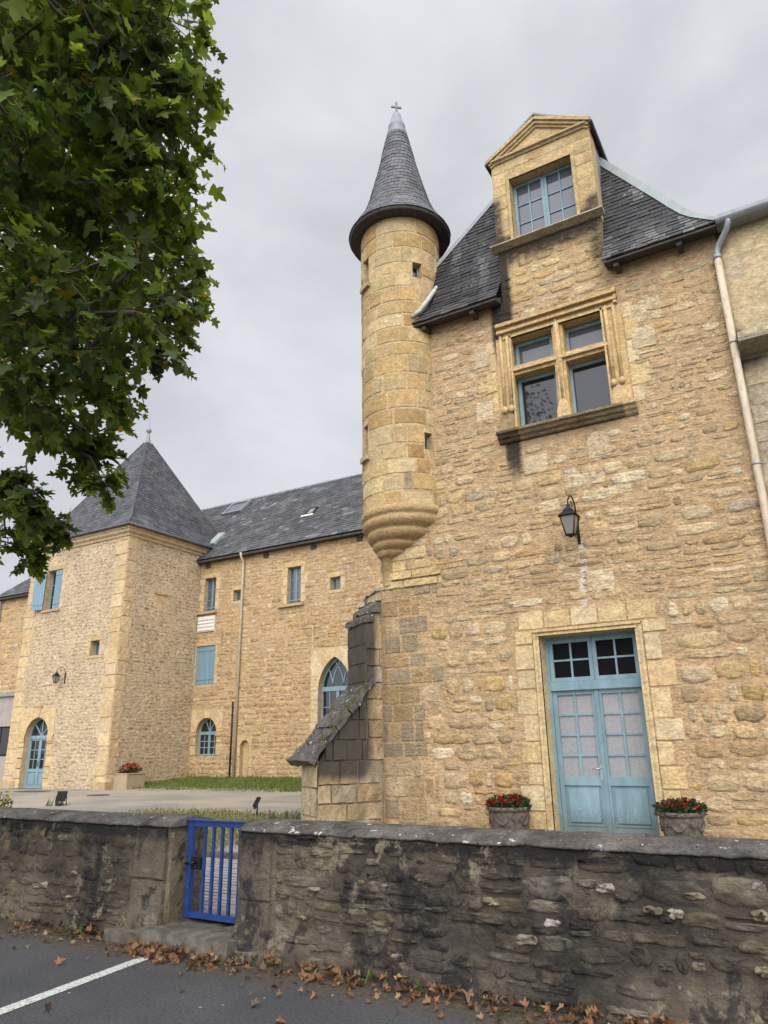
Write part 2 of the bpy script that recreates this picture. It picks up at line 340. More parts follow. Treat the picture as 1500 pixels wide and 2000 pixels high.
# ---------------------------------------------------------------- masonry
def vary(c, a=0.1, rnd=R):
    k = 1 + rnd.uniform(-a, a); return (c[0] * k, c[1] * k * (1 + rnd.uniform(-a, a) * 0.25), c[2] * k * (1 + rnd.uniform(-a, a) * 0.4))
def stone(mb, f, u0, v0, u1, v1, h, col, stainfn=None, rough=1.0, rnd=R, ashlar=False, n0=-0.03):
    cu, cv = (u0 + u1) / 2, (v0 + v1) / 2; hw, hh = (u1 - u0) / 2, (v1 - v0) / 2
    if hw < 0.012 or hh < 0.012: return
    if ashlar:
        j = 0.006 * rough; ins = min(0.014, 0.16 * min(hw, hh)); nu = max(2, int(hw * 2 / .09)); nv = max(2, int(hh * 2 / .13)); hr = h * rnd.uniform(0.6, 1.3); V = []; per = []
        tu, tv = rnd.uniform(-.25, .25) * h, rnd.uniform(-.25, .25) * h
        for b_ in range(nv + 1):
            for a_ in range(nu + 1):
                edge = a_ in (0, nu) or b_ in (0, nv); x, y = 2 * a_ / nu - 1, 2 * b_ / nv - 1
                V.append(f(cu + x * (hw - ins) + rnd.uniform(-j, j) * .6, cv + y * (hh - ins) + rnd.uniform(-j, j) * .6, hr * (1 + rnd.uniform(-.35, .35) * rough * (1.0 if not edge else .7)) - (.002 if edge else 0) + tu * x + tv * y))
        ring = [(a_, 0) for a_ in range(nu)] + [(nu, b_) for b_ in range(nv)] + [(a_, nv) for a_ in range(nu, 0, -1)] + [(0, b_) for b_ in range(nv, 0, -1)]
        k0 = len(V)
        for a_, b_ in ring: V.append(f(cu + (2 * a_ / nu - 1) * hw + rnd.uniform(-j, j), cv + (2 * b_ / nv - 1) * hh + rnd.uniform(-j, j), n0))
        F = [(b_ * (nu + 1) + a_, b_ * (nu + 1) + a_ + 1, (b_ + 1) * (nu + 1) + a_ + 1, (b_ + 1) * (nu + 1) + a_) for b_ in range(nv) for a_ in range(nu)]
        m_ = len(ring); idx = [b_ * (nu + 1) + a_ for a_, b_ in ring]
        F += [(k0 + i, k0 + (i + 1) % m_, idx[(i + 1) % m_], idx[i]) for i in range(m_)]
        mb.add(V, F, (lambda q: (*col, stainfn(q))) if stainfn else col, 0.0, False); return
    else:
        n = 13; p = rnd.uniform(3.0, 8.0); out = []
        for k in range(n):
            a = 2 * pi * (k + rnd.uniform(-.25, .25)) / n; ca, sa = cos(a), sin(a)
            s = (abs(ca) ** p + abs(sa) ** p) ** (-1 / p); out.append((s * ca, s * sa))
        j = 0.13 * rough * min(hw, hh); ins = min(0.011, 0.25 * min(hw, hh))
    n = len(out); pts = [(cu + x * hw + rnd.uniform(-j, j), cv + y * hh + rnd.uniform(-j, j)) for x, y in out]
    V = []; hr = h * rnd.uniform(0.5, 1.3); tu, tv = rnd.uniform(-.3, .3) * h, rnd.uniform(-.3, .3) * h
    for (x, y) in pts: V.append(f(x, y, n0))
    for (x, y), (a, b) in zip(pts, out):
        V.append(f(x - (x - cu) * ins / max(hw, .01), y - (y - cv) * ins / max(hh, .01), hr * (0.7 + rnd.uniform(-.5, .5) * rough * (0.3 if ashlar else 1)) + tu * a + tv * b))
    if ashlar:
        V.append(f(cu, cv, hr)); 
        F = [(i, (i + 1) % n, n + (i + 1) % n, n + i) for i in range(n)] + [(n + i, n + (i + 1) % n, 2 * n) for i in range(n)]
    else:
        for (x, y), (a, b) in zip(pts, out):
            V.append(f(lerp(cu, x, .5), lerp(cv, y, .5), hr * (1 + rnd.uniform(-.8, .8) * rough) + .5 * (tu * a + tv * b)))
        V.append(f(cu, cv, hr * (1 + rnd.uniform(-.3, .3))))
        F = [(i, (i + 1) % n, n + (i + 1) % n, n + i) for i in range(n)] + [(n + i, n + (i + 1) % n, 2 * n + (i + 1) % n, 2 * n + i) for i in range(n)] + [(2 * n + i, 2 * n + (i + 1) % n, 3 * n) for i in range(n)]
    if stainfn: mb.add(V, F, lambda p: (*col, stainfn(p)), smooth=not ashlar)
    else: mb.add(V, F, col, 0.0, not ashlar)
def masonry(mb, f, u0, v0, u1, v1, ch, sl, gap, h, palette, excl=(), skip=0.0, stainfn=None, rough=1.0, seed=1, ashlar=False, split=0.0, v_wob=0.0, inside=None):
    rnd = random.Random(seed); v = v0
    pal = [p for p, w in palette for _ in range(w)]
    while v < v1 - 0.03:
        c = rnd.uniform(*ch)
        if v + c > v1 - ch[0] * 0.5: c = v1 - v
        u = u0 - rnd.uniform(0, sl[0])
        while u < u1:
            l = rnd.uniform(*sl) * rnd.choice((0.7, 1, 1, 1.25)); a, b = max(u, u0), min(u + l, u1); u += l
            if b - a < 0.05: continue
            pieces = [(v, v + c)]
            if rnd.random() < split: m = v + c * rnd.uniform(.4, .6); pieces = [(v, m), (m, v + c)]
            for (pa, pb) in pieces:
                aa, bb = a, b; ok = True
                for (x0, y0, x1, y1) in excl:
                    if bb > x0 and aa < x1 and pb > y0 + 0.02 and pa < y1 - 0.02:
                        if aa < x0: bb = min(bb, x0)
                        elif bb > x1: aa = max(aa, x1)
                        else: ok = False
                if not ok or bb - aa < 0.06 or rnd.random() < skip: continue
                if inside and not inside((aa + bb) / 2, (pa + pb) / 2): continue
                w = v_wob * sin(aa * 1.7 + pa * 3.1) + (0 if ashlar else rnd.uniform(-.012, .012) * rough)
                g = gap * rnd.uniform(.6, 1.5) / 2
                stone(mb, f, aa + g, pa + g + w, bb - g, pb - g + w, h, vary(rnd.choice(pal), .13, rnd), stainfn, rough, rnd, ashlar)
        v += c
def grid(mb, f, u0, v0, u1, v1, step, col, excl=(), amp=0.012, stainfn=None, colfn=None, fade=True):
    def lines(a, b, ext):
        L = sorted(set([a, b] + [e for e in ext if a < e < b])); o = []
        for p, q in zip(L[:-1], L[1:]):
            k = max(1, int(round((q - p) / step))); o += [p + (q - p) * i / k for i in range(k)]
        return o + [b]
    U = lines(u0, u1, [e for r in excl for e in (r[0], r[2])]); Vv = lines(v0, v1, [e for r in excl for e in (r[1], r[3])])
    nu = len(U); verts = []; cols = []
    for v in Vv:
        for u in U:
            p = f(u, v, 0); n = (MN.noise(Vector(p) * 7.0) * 0.6 + MN.noise(Vector(p) * 19.0) * 0.4) * amp if amp else 0
            p = f(u, v, n); verts.append(p); t = 1 + 0.13 * MN.noise(Vector(p) * 1.3) + 0.08 * MN.noise(Vector(p) * 6)
            c = tuple(x * t for x in col)
            if colfn: c = colfn(p, c)
            cols.append((*c, stainfn(p) if stainfn else 0.0))
    F = []
    for j in range(len(Vv) - 1):
        vm = (Vv[j] + Vv[j + 1]) / 2
        for i in range(nu - 1):
            um = (U[i] + U[i + 1]) / 2
            if any(r[0] < um < r[2] and r[1] < vm < r[3] for r in excl): continue
            F.append((j * nu + i, j * nu + i + 1, (j + 1) * nu + i + 1, (j + 1) * nu + i))
    o = len(mb.v); mb.v.extend(verts); mb.c.extend(cols)
    for q in F: mb.f.append(tuple(i + o for i in q)); mb.sm.append(True)
def reveal(mb, f, u0, v0, u1, v1, n0, n1, col, alpha=0.0):           # four inner faces of an opening, from n0 (front) back to n1
    for a, b in (((u0, v0), (u1, v0)), ((u1, v0), (u1, v1)), ((u1, v1), (u0, v1)), ((u0, v1), (u0, v0))):
        mb.add([f(*a, n0), f(*b, n0), f(*b, n1), f(*a, n1)], [(0, 1, 2, 3)], col, alpha)
def rough_block(mb, P8, k=4, amp=.02, col=(.3, .3, .3), stainfn=None, freq=5.0, sm=True):
    P8 = [Vector(q) for q in P8]
    def at(a, b, c):
        lo = P8[0].lerp(P8[1], a).lerp(P8[3].lerp(P8[2], a), b); hi = P8[4].lerp(P8[5], a).lerp(P8[7].lerp(P8[6], a), b); q = lo.lerp(hi, c)
        return q + (MN.noise_vector(q * freq) * .65 + MN.noise_vector(q * freq * 2.7) * .35) * amp
    ks = k if isinstance(k, tuple) else (k, k, k)
    for ax in range(3):
        o1, o2 = [x for x in range(3) if x != ax]; n1, n2 = ks[o1], ks[o2]
        for s in (0, 1):
            V = []
            for i in range(n1 + 1):
                for j in range(n2 + 1):
                    t = [0, 0, 0]; t[ax] = s; t[o1] = i / n1; t[o2] = j / n2; V.append(tuple(at(*t)))
            F = [(i * (n2 + 1) + j, (i + 1) * (n2 + 1) + j, (i + 1) * (n2 + 1) + j + 1, i * (n2 + 1) + j + 1) for i in range(n1) for j in range(n2)]
            mb.add(V, F, (lambda q: (*col, stainfn(q))) if stainfn else col, 0.0, sm)
def slates(mb, P, v0, v1, left, right, row, w, colfn=None, seed=3, base=(0.062, 0.062, 0.068), var=0.3, thick=0.018):
    """P(u, v, n) point on a roof slope; left/right(v) bound the rows"""
    rnd = random.Random(seed); v = v0; k = 0
    while v < v1 - 0.01:
        vt = min(v + row, v1); l0, r0 = left(v), right(v); l1, r1 = left(vt), right(vt)
        if r0 - l0 < 0.02: break
        u = l0 - w + (k % 2) * w * 0.5 + rnd.uniform(-.02, .02)
        while u < r0:
            ww = w * rnd.uniform(.9, 1.1); a, b = u, u + ww; u += ww
            a0, b0 = max(a, l0), min(b, r0); a1, b1 = max(a, l1), min(b, r1)
            if b0 - a0 < 0.01: continue
            if a1 > b1: a1 = b1 = min(max((a0 + b0) / 2, min(l1, r1)), max(l1, r1))
            e = 0.004; t = thick * rnd.uniform(.6, 1.4); dv = rnd.uniform(-.006, .006)
            a0 += e; b0 -= e; a1 += e * .5; b1 -= e * .5
            c = vary(base, var, rnd)
            if colfn: c = colfn((a + b) / 2, v, c, rnd)
            vb = v + dv; top = vt + row * .12 if vt < v1 else vt
            V = [P(a0, vb, t), P(b0, vb, t), P(b1, top, 0.004), P(a1, top, 0.004), P(a0, vb, -0.004), P(b0, vb, -0.004)]
            mb.add(V, [(0, 1, 2, 3), (4, 5, 1, 0), (0, 3, 4), (1, 5, 2)], c)
        v += row; k += 1
    return mb
def window_frame(mb, f, u0, v0, u1, v1, n, cols, rows, fw=0.05, bw=0.022, depth=0.05, col=(0.5, 0.5, 0.5)):
    mb.fbox(f, u0, v0, n, u0 + fw, v1, n + depth); mb.fbox(f, u1 - fw, v0, n, u1, v1, n + depth)
    mb.fbox(f, u0 + fw, v0, n, u1 - fw, v0 + fw, n + depth - .002); mb.fbox(f, u0 + fw, v1 - fw, n, u1 - fw, v1, n + depth - .002)
    a, b, c, d = u0 + fw, u1 - fw, v0 + fw, v1 - fw
    for i in range(1, cols): u = lerp(a, b, i / cols); mb.fbox(f, u - bw / 2, c, n + .005, u + bw / 2, d, n + depth * .7)
    for i in range(1, rows): v = lerp(c, d, i / rows); mb.fbox(f, a, v - bw / 2, n + .007, b, v + bw / 2, n + depth * .65)
def pane(f, u0, v0, u1, v1, n, mat, parent, name='pane'):
    mb = MB(); mb.fbox(f, u0, v0, n - 0.006, u1, v1, n); return mb.build(name, mat, parent)
def arch_pts(u0, u1, vs, kind, k=14):
    c = (u0 + u1) / 2; r = (u1 - u0) / 2
    if kind == 'round': return [(c + r * cos(pi - pi * i / k), vs + r * sin(pi - pi * i / k)) for i in range(k + 1)]
    R2 = (u1 - u0) * 0.92; cl = u0 + R2; cr = u1 - R2; aa = math.acos((cl - c) / R2); o = []
    for i in range(k // 2 + 1): a = pi - aa * i / (k // 2); o.append((cl + R2 * cos(a), vs + R2 * sin(a)))
    for i in range(k // 2 - 1, -1, -1): a = aa * i / (k // 2); o.append((cr + R2 * cos(a), vs + R2 * sin(a)))
    return o
def arch_surround(mb, f, u0, u1, v0, vs, w, kindname, depth, cols, n=0.015, seed=5, extra_top=0.0, stainfn=None):
    rnd = random.Random(seed); arc = arch_pts(u0, u1, vs, kindname); top = max(p[1] for p in arc) + w + extra_top
    U0, U1 = u0 - w, u1 + w; c = ((u0 + u1) / 2, vs)
    def outer(p):
        dx, dy = p[0] - c[0], p[1] - c[1]; s = 1e9
        if dx > 1e-6: s = min(s, (U1 - c[0]) / dx)
        if dx < -1e-6: s = min(s, (U0 - c[0]) / dx)
        if dy > 1e-6: s = min(s, (top - c[1]) / dy)
        return (c[0] + dx * s, c[1] + dy * s)
    # jambs as blocks
    for a, b in ((U0, u0), (u1, U1)):
        v = v0
        while v < vs - .02:
            h = min(rnd.uniform(.28, .45), vs - v)
            if vs - v - h < .1: h = vs - v
            stone(mb, f, a, v + .004, b, v + h - .004, n, vary(rnd.choice(cols), .08, rnd), stainfn, 1, rnd, True); v += h
    cor = [(U0, top), (U1, top)]
    for i in range(len(arc) - 1):
        p, q = arc[i], arc[i + 1]; op, oq = outer(p), outer(q); poly = [p, op]
        for cc in cor:
            a1 = atan2(op[1] - c[1], op[0] - c[0]); a2 = atan2(oq[1] - c[1], oq[0] - c[0]); ac = atan2(cc[1] - c[1], cc[0] - c[0])
            if a2 + 1e-4 < ac < a1 - 1e-4: poly.append(cc)
        poly += [oq, q]
        mb.prism(f, poly[::-1], -0.02, n + rnd.uniform(0, .006), vary(cols[(i // 2) % len(cols)], .05, rnd))
    inner = [(u0, v0)] + arc + [(u1, v0)]
    for p, q in zip(inner[:-1], inner[1:]): mb.add([f(*p, n), f(*q, n), f(*q, -depth), f(*p, -depth)], [(0, 1, 2, 3)], lerp3(cols[0], (0.3, .24, .16), .3))
    mb.add([f(u0, v0, n), f(u1, v0, n), f(u1, v0, -depth), f(u0, v0, -depth)], [(0, 1, 2, 3)], cols[0])
    return (U0 + .03, v0 + .0, U1 - .03, top - .03)
def arch_frame(mb, f, u0, u1, v0, vs, kindname, n, fw, depth):
    o = arch_pts(u0, u1, vs, kindname); i = arch_pts(u0 + fw, u1 - fw, vs, kindname)
    for a, b, c, d in zip(o[:-1], o[1:], i[1:], i[:-1]): mb.hexa([f(*p, n) for p in (a, b, c, d)] + [f(*p, n + depth) for p in (a, b, c, d)])
    mb.fbox(f, u0, v0, n, u0 + fw, vs, n + depth); mb.fbox(f, u1 - fw, v0, n, u1, vs, n + depth)
    mb.fbox(f, u0 + fw, v0, n, u1 - fw, v0 + fw, n + depth - .002)
    return i
# ================================================================= THE SETTING
mb = MB(); mb.add([(-600, -600, -0.03), (600, -600, -0.03), (600, 900, -0.03), (-600, 900, -0.03)], [(0, 1, 2, 3)]); kind(mb.build('ground', 'asphalt'), 'structure')
mb = MB(); mb.add([(-60, -60, 0), (60, -60, 0), (60, 5.6, 0), (-60, 5.6, 0)], [(0, 1, 2, 3)]); kind(mb.build('parking_asphalt', 'asphalt'), 'structure')
mb = MB(); mb.add([(-5.20, 4.93, 0.004), (-4.66, 0.2, 0.004), (-4.55, 0.2, 0.004), (-5.09, 4.96, 0.004)], [(0, 1, 2, 3)])
kind(mb.build('parking_line', 'road_paint'), 'structure')
def ground_z(x, y):
    z = lerp(0.17, 0.32, sst(5.4, 9.5, y)) + 0.04 * sst(10, 18, y)
    return z + 0.22 * sst(18.0, 21.5, y) * sst(-23.5, -21.8, x)
def grassiness(x, y):
    g = 0.0
    if x > -22.0: g = max(g, sst(18.5, 19.4, y) * sst(-22.2, -21.0, x))
    g = max(g, 0.75 * sst(9.0, 10.2, y) * (1 - sst(12.2, 13.6, y)) * sst(-14.5, -12.5, x) * (1 - sst(-8.2, -7.2, x)))
    g = max(g, 0.8 * sst(7.6, 8.1, y) * (1 - sst(10, 12, y)) * sst(-13, -11.5, x) * (1 - sst(-8, -7, x)))
    g = max(g, 0.5 * (1 - sst(16, 17, y)) * sst(15.4, 16.0, y) * sst(-22, -20, x) * 0.5)
    return g
mb = MB(); xs = [-70, -50, -40] + [-36 + i * 0.5 for i in range(66)] + [-2, 0, 3, 8, 30]; ys = [5.42 + i * 0.45 for i in range(40)] + [24, 30, 40, 80]
for y in ys:
    for x in xs: mb.v.append((x, y, ground_z(x, y) + 0.015 * MN.noise(Vector((x, y, 0)) * 0.8))); mb.c.append((.3, .3, .3, grassiness(x, y)))
nx = len(xs)
for j in range(len(ys) - 1):
    for i in range(nx - 1): mb.f.append((j * nx + i, j * nx + i + 1, (j + 1) * nx + i + 1, (j + 1) * nx + i)); mb.sm.append(True)
kind(mb.build('courtyard_ground', 'courtyard'), 'structure')
mb = MB(); rp = random.Random(3); yy = 5.66
while yy < 7.7:
    xx = -13.0 - rp.uniform(0, .2)
    while xx < -3.2:
        w_ = rp.uniform(.22, .3); z0 = ground_z(xx, yy) + 0.012 + rp.uniform(0, .006)
        mb.box((xx + .006, yy + .005, z0 - .05), (xx + w_ - .006, yy + .105, z0 + .012), vary((.3, .29, .27), .25)); xx += w_
    yy += .115
kind(mb.build('paved_path', 'paver'), 'structure')
mb = MB()
for i in range(14): x = -13 + i * .72; mb.box((x, 7.74, .1), (x + .7, 7.86, ground_z(x, 7.8) + .07 + R.uniform(0, .01)))
kind(mb.build('path_kerb', 'step_stone'), 'structure')

# ================================================================= MAIN BUILDING
MORTAR = (0.475, 0.325, 0.176)
PAL_MAIN = [((0.50, 0.37, 0.20), 4), ((0.55, 0.43, 0.26), 4), ((0.43, 0.295, 0.145), 3), ((0.48, 0.325, 0.135), 2), ((0.45, 0.345, 0.20), 3), ((0.58, 0.49, 0.33), 2), ((0.50, 0.36, 0.19), 5), ((0.36, 0.26, 0.145), 2), ((0.40, 0.325, 0.215), 1)]
PAL_ASH = [((0.383, 0.258, 0.110), 4), ((0.426, 0.310, 0.150), 4), ((0.322, 0.202, 0.075), 3), ((0.365, 0.280, 0.145), 2), ((0.452, 0.353, 0.194), 2)]
PAL_PALE = [((0.521, 0.396, 0.216), 4), ((0.502, 0.369, 0.183), 3), ((0.539, 0.423, 0.249), 2)]
YF = 11.6; FF = frameY(YF)
main = thing('main_building', (-3.4, 11.6, 0.3), 'tall golden stone house with slate pavilion roof, corner turret and blue double door', 'house')
def stain_main(p):
    x, z = p[0], p[2]; s = 0.0
    s = max(s, 0.95 * sst(-4.45, -4.2, x) * (1 - sst(-4.0, -3.72, x)) * sst(7.9, 9.2, z) * (1 - 0.25 * sst(10.9, 11.4, z)) * (1 - sst(12.0, 12.4, z)))
    s = max(s, 0.8 * sst(-4.3, -4.1, x) * (1 - sst(-2.15, -1.95, x)) * sst(9.95 + .6 * abs(MN.noise(Vector((x * 6, 0, 2)))), 10.9, z) * (1 - sst(11.05, 11.4, z)))
    s = max(s, 0.66 * sst(-2.65, -2.15, x) * (1 - sst(-1.95, -1.9, x)) * sst(9.3, 10.2, z) * (1 - sst(11.35, 11.6, z)))
    s = max(s, 0.85 * sst(-4.3, -4.15, x) * (1 - sst(-3.98, -3.82, x)) * sst(5.35 + .7 * abs(MN.noise(Vector((x * 11, 0, 5)))), 6.75, z) * (1 - sst(7.5, 7.9, z)))
    s = max(s, .5 * sst(-4.25, -4.18, x) * (1 - sst(-4.1, -4.02, x)) * sst(7.4, 7.6, z) * (1 - sst(9.3, 9.5, z)))
    s = max(s, 0.45 * sst(-4.3, -4.0, x) * (1 - sst(-2.2, -1.9, x)) * sst(6.55, 6.75, z) * (1 - sst(6.8, 6.9, z)))
    s = max(s, 0.38 * (1 - sst(0.35, 0.95, z)))
    s = max(s, 0.30 * sst(9.35, 9.65, z) * (1 - sst(9.7, 9.9, z)))
    s = max(s, 0.62 * (1 - sst(-4.3, -4.05, x)) * sst(-4.75, -4.5, x) * (1 - sst(.8, 1.1, z)))
    s = max(s, 0.42 * (1 - sst(-6.5, -5.8, x)) * (1 - sst(2.6, 3.4, z)) * sst(.9, 1.4, z)); s = max(s, .5 * (1 - sst(-6.85, -6.6, x)) * (1 - sst(3.9, 4.4, z)))
    return s
def streak(p, c):
    x, z = p[0], p[2]
    k = 0.75 * (1 - sst(0.03, 0.075, abs(x + 3.05 - .03 * sin(z * 3)))) * sst(3.55, 3.9, z) * (1 - sst(4.75, 4.85, z))
    return lerp3(c, (0.66, 0.62, 0.55), k)
DOOR = (-3.87, 0.25, -2.33, 3.31); WIN = (-3.98, 7.03, -2.22, 8.95)
holes = [DOOR, WIN]
mb = MB()
grid(mb, FF, -6.9, 0.1, -0.25, 9.75, 0.055, MORTAR, holes, 0.009, stain_main, streak)
grid(mb, FF, -4.06, 9.75, -2.05, 10.95, 0.055, (0.50, 0.36, 0.18), [], 0.012, stain_main)
mb.add([(-6.9, 11.6, .1), (-6.9, 25, .1), (-6.9, 25, 9.75), (-6.9, 11.6, 9.75)], [(0, 1, 2, 3)], MORTAR)
mb.add([(-0.25, 11.62, .1), (-.25, 25, .1), (-.25, 25, 9.75), (-.25, 11.62, 9.75)], [(0, 1, 2, 3)], MORTAR)
for a in (-4.06, -2.05): mb.add([(a, 11.6, 9.7), (a, 12.1, 9.7), (a, 12.1, 10.95), (a, 11.6, 10.95)], [(0, 1, 2, 3)], (0.45, .33, .17), .5)
# dressed zones left out of the rubble
ex_door = (-4.36, 0.1, -1.83, 3.72); ex_win = (-4.32, 6.74, -1.82, 9.3)
corner_pal = [((0.42, .295, .145), 3), ((0.36, .245, .115), 4), ((0.29, 0.225, 0.14), 3), ((.47, .35, .195), 2), ((.40, .25, .09), 1)]
corner_ex = []; rce = random.Random(17); vv = .12
while vv < 4.4:
    hh_ = rce.uniform(.25, .36); ue = -5.85 + rce.uniform(-.35, .22); masonry(mb, FF, -6.89, vv, ue, vv + hh_, (hh_, hh_), (.26, .55), .024, .012, corner_pal, (), 0, stain_main, 1.6, int(vv * 100), True); corner_ex.append((-6.9, vv, ue, vv + hh_)); vv += hh_
masonry(mb, FF, -6.3, 0.12, -0.3, 4.0, (.13, .31), (.2, .6), .04, .009, PAL_MAIN, [ex_door] + corner_ex, .10, stain_main, 1.2, 12, split=.2, v_wob=.015)
masonry(mb, FF, -6.7, 4.75, -5.75, 9.6, (.15, .28), (.2, .55), .035, .009, PAL_MAIN, [], .08, stain_main, 1.1, 13, v_wob=.012)
masonry(mb, FF, -5.75, 4.0, -0.3, 6.2, (.12, .28), (.16, .6), .04, .009, PAL_MAIN, [ex_win], .12, stain_main, 1.2, 14, split=.2, v_wob=.015)
masonry(mb, FF, -5.75, 6.2, -0.3, 9.62, (.09, .2), (.12, .46), .045, .009, PAL_MAIN, [ex_win], .18, stain_main, 1.3, 15, split=.2, v_wob=.018)
masonry(mb, FF, -4.0, 9.4, -2.1, 10.9, (.18, .28), (.28, .6), .05, .01, [((0.52, 0.375, 0.18), 3), ((0.5, 0.34, .14), 2), ((.55, .43, .25), 1)], [(-9, 9.3, -4.06, 9.75), (-2.05, 9.3, 0, 9.75)], .25, stain_main, 1.0, 16, v_wob=.01)
# a few big squared pale blocks under the window and by it
rb = random.Random(5)
for (a, b, c, d) in [(-2.75, 6.2, -2.35, 6.68), (-3.2, 5.75, -2.5, 6.05), (-3.9, 6.15, -3.45, 6.5), (-1.8, 8.0, -1.4, 8.45), (-1.8, 8.5, -1.25, 8.95), (-4.75, 7.4, -4.4, 7.8), (-3.7, 5.4, -3.3, 5.62), (-2.9, 5.5, -2.1, 5.68), (-4.7, 8.5, -4.4, 9.0), (-3.0, 3.95, -2.55, 4.3)]:
    stone(mb, FF, a, b, c, d, .012, vary((0.55, 0.44, 0.28), .07), stain_main, 1, rb, True)
wall_main = mb.build('wall', 'sandstone', main)

# ---- door with its dressed surround
mb = MB(); rs = random.Random(21)
def toothed(mb, f, u, v0, v1, side, wid, n, pal, hh=(.3, .46), stainfn=None):
    v = v0; k = 0
    while v < v1 - .05:
        h = min(rs.uniform(*hh), v1 - v)
        if v1 - v - h < .12: h = v1 - v
        w = wid[k % 2] * rs.uniform(.85, 1.15); a, b = (u - w, u) if side < 0 else (u, u + w)
        stone(mb, f, a + .004, v + .004, b - .004, v + h - .004, n, vary(rs.choice([p for p, w_ in pal for _ in range(w_)]), .06, rs), stainfn, 1, rs, True); v += h; k += 1
toothed(mb, FF, -3.97, 0.3, 3.42, -1, (.3, .4), .016, PAL_PALE, stainfn=stain_main); toothed(mb, FF, -2.23, 0.3, 3.42, 1, (.38, .27), .016, PAL_PALE, stainfn=stain_main)
for i in range(5): a = lerp(-4.22, -1.98, i / 5); stone(mb, FF, a + .004, 3.43, a + 2.24 / 5 - .004, 3.74 - .03 * (i % 2), .018, vary(PAL_PALE[i % 3][0], .06), None, 1, rs, True)
for a, b, n in ((-3.97, -3.93, .035), (-3.93, -3.9, .02), (-3.9, -3.87, .03)): mb.fbox(FF, a, .8, -.02, b, 3.31 + (-3.87 - a) * 1, n, PAL_PALE[0][0])
for a, b, n in ((-2.27, -2.23, .035), (-2.30, -2.27, .02), (-2.33, -2.30, .03)): mb.fbox(FF, a, .8, -.02, b, 3.31 + (b + 2.33), n, PAL_PALE[0][0])
for c, d, n in ((3.37, 3.41, .06), (3.34, 3.37, .03), (3.31, 3.34, .045)): mb.fbox(FF, -3.87 - (d - 3.31), c, -.02, -2.33 + (d - 3.31), d, n, PAL_PALE[1][0])
for a, b in ((-3.97, -3.87), (-2.33, -2.23)): mb.fbox(FF, a, .26, -.02, b, .8, .03, (0.46, .34, .17), .2)
reveal(mb, FF, *DOOR, .03, -.36, (0.52, 0.40, 0.21))
mb.fbox(FF, -3.97, .2, -.35, -2.23, .30, .06, (.36, .3, .22), .2)
mb.build('door_surround', 'ashlar', main)
mb = MB(); n = -.33
for a, b in ((-3.87, -3.82), (-2.38, -2.33)): mb.fbox(FF, a, .3, n, b, 3.31, n + .07)
mb.fbox(FF, -3.82, 3.27, n, -2.38, 3.31, n + .068); mb.fbox(FF, -3.82, 2.47, n, -2.38, 2.58, n + .085); mb.fbox(FF, -3.82, 2.44, n, -2.38, 2.475, n + .11)
mb.build('door_frame', 'door_paint', main)
for a, b in ((-3.815, -3.103), (-3.097, -2.385)):
    mb = MB(); window_frame(mb, FF, a, 2.585, b, 3.265, n, 2, 2, .062, .03, .055); t = mb.build('transom_window', 'blue_paint', main)
    pane(FF, a + .05, 2.63, b - .05, 3.22, n + .012, 'void', t)
for q, (a, b) in enumerate(((-3.815, -3.103), (-3.097, -2.385))):
    mb = MB(); fw = .072
    mb.fbox(FF, a, .33, n, a + fw, 2.435, n + .055); mb.fbox(FF, b - fw, .33, n, b, 2.435, n + .055)
    for c, d in ((.33, .42), (1.0, 1.13), (2.37, 2.435)): mb.fbox(FF, a + fw, c, n, b - fw, d, n + .053)
    m = (a + b) / 2; mb.fbox(FF, m - .017, 1.13, n + .004, m + .017, 2.37, n + .044)
    for i in range(1, 4): v = lerp(1.13, 2.37, i / 4); mb.fbox(FF, a + fw, v - .015, n + .006, b - fw, v + .015, n + .04)
    mb.fbox(FF, a + fw, .42, n + .004, b - fw, 1.0, n + .02); mb.fbox(FF, a + fw + .045, .47, n + .01, b - fw - .045, .95, n + .042)
    mb.fbox(FF, a + fw, .42, n + .01, b - fw, .445, n + .065)
    if q == 0: mb.fbox(FF, b - .03, .33, n + .02, b + .036, 2.435, n + .075)
    leaf = mb.build('door_leaf', 'door_paint', main)
    pane(FF, a + .06, 1.11, b - .06, 2.39, n + .018, 'curtain_pane', leaf)
    if q == 0:
        mb = MB(); mb.fbox(FF, b - .055, 1.08, n + .055, b - .032, 1.3, n + .064)
        mb.tube([FF(b - .043, 1.25, n + .06), FF(b - .043, 1.25, n + .11), FF(b - .15, 1.245, n + .115)], .009, 8); mb.build('door_handle', 'steel', leaf)

# ---- mullioned cross window
mb = MB(); cs = (0.47, 0.325, 0.15); cs2 = (0.50, 0.355, 0.17)
U0, V0, U1, V1 = WIN
reveal(mb, FF, U0, V0, U1, V1, .03, -.34, cs)
mb.fbox(FF, -3.17, V0, -.3, -2.97, V1, -.02, cs); mb.fbox(FF, -3.12, 7.35, -.02, -3.02, V1 + .05, .03, cs2)
mb.fbox(FF, U0, 8.17, -.29, -3.17, 8.36, -.025, cs); mb.fbox(FF, -2.97, 8.17, -.29, U1, 8.36, -.025, cs)
mb.fbox(FF, U0 - .03, 8.235, -.03, U1 + .05, 8.295, .035, cs2)
mb.fbox(FF, -3.19, 7.03, -.05, -2.95, 7.22, .05, cs2); mb.prism(FF, [(-3.19, 7.22), (-2.95, 7.22), (-3.02, 7.42), (-3.12, 7.42)], -.05, .05, cs2)
for u in (-4.02, -4.15, -2.17, -2.03):
    mb.tube([FF(u, 7.52, .02), FF(u, 9.0 + (.1 if abs(u + 3.1) > 1 else 0), .02)], .032, 8, cs2)
    mb.tube([FF(u, 7.42, .03), FF(u, 7.47, .05), FF(u, 7.54, .03)], [.05, .065, .035], 8, cs2)
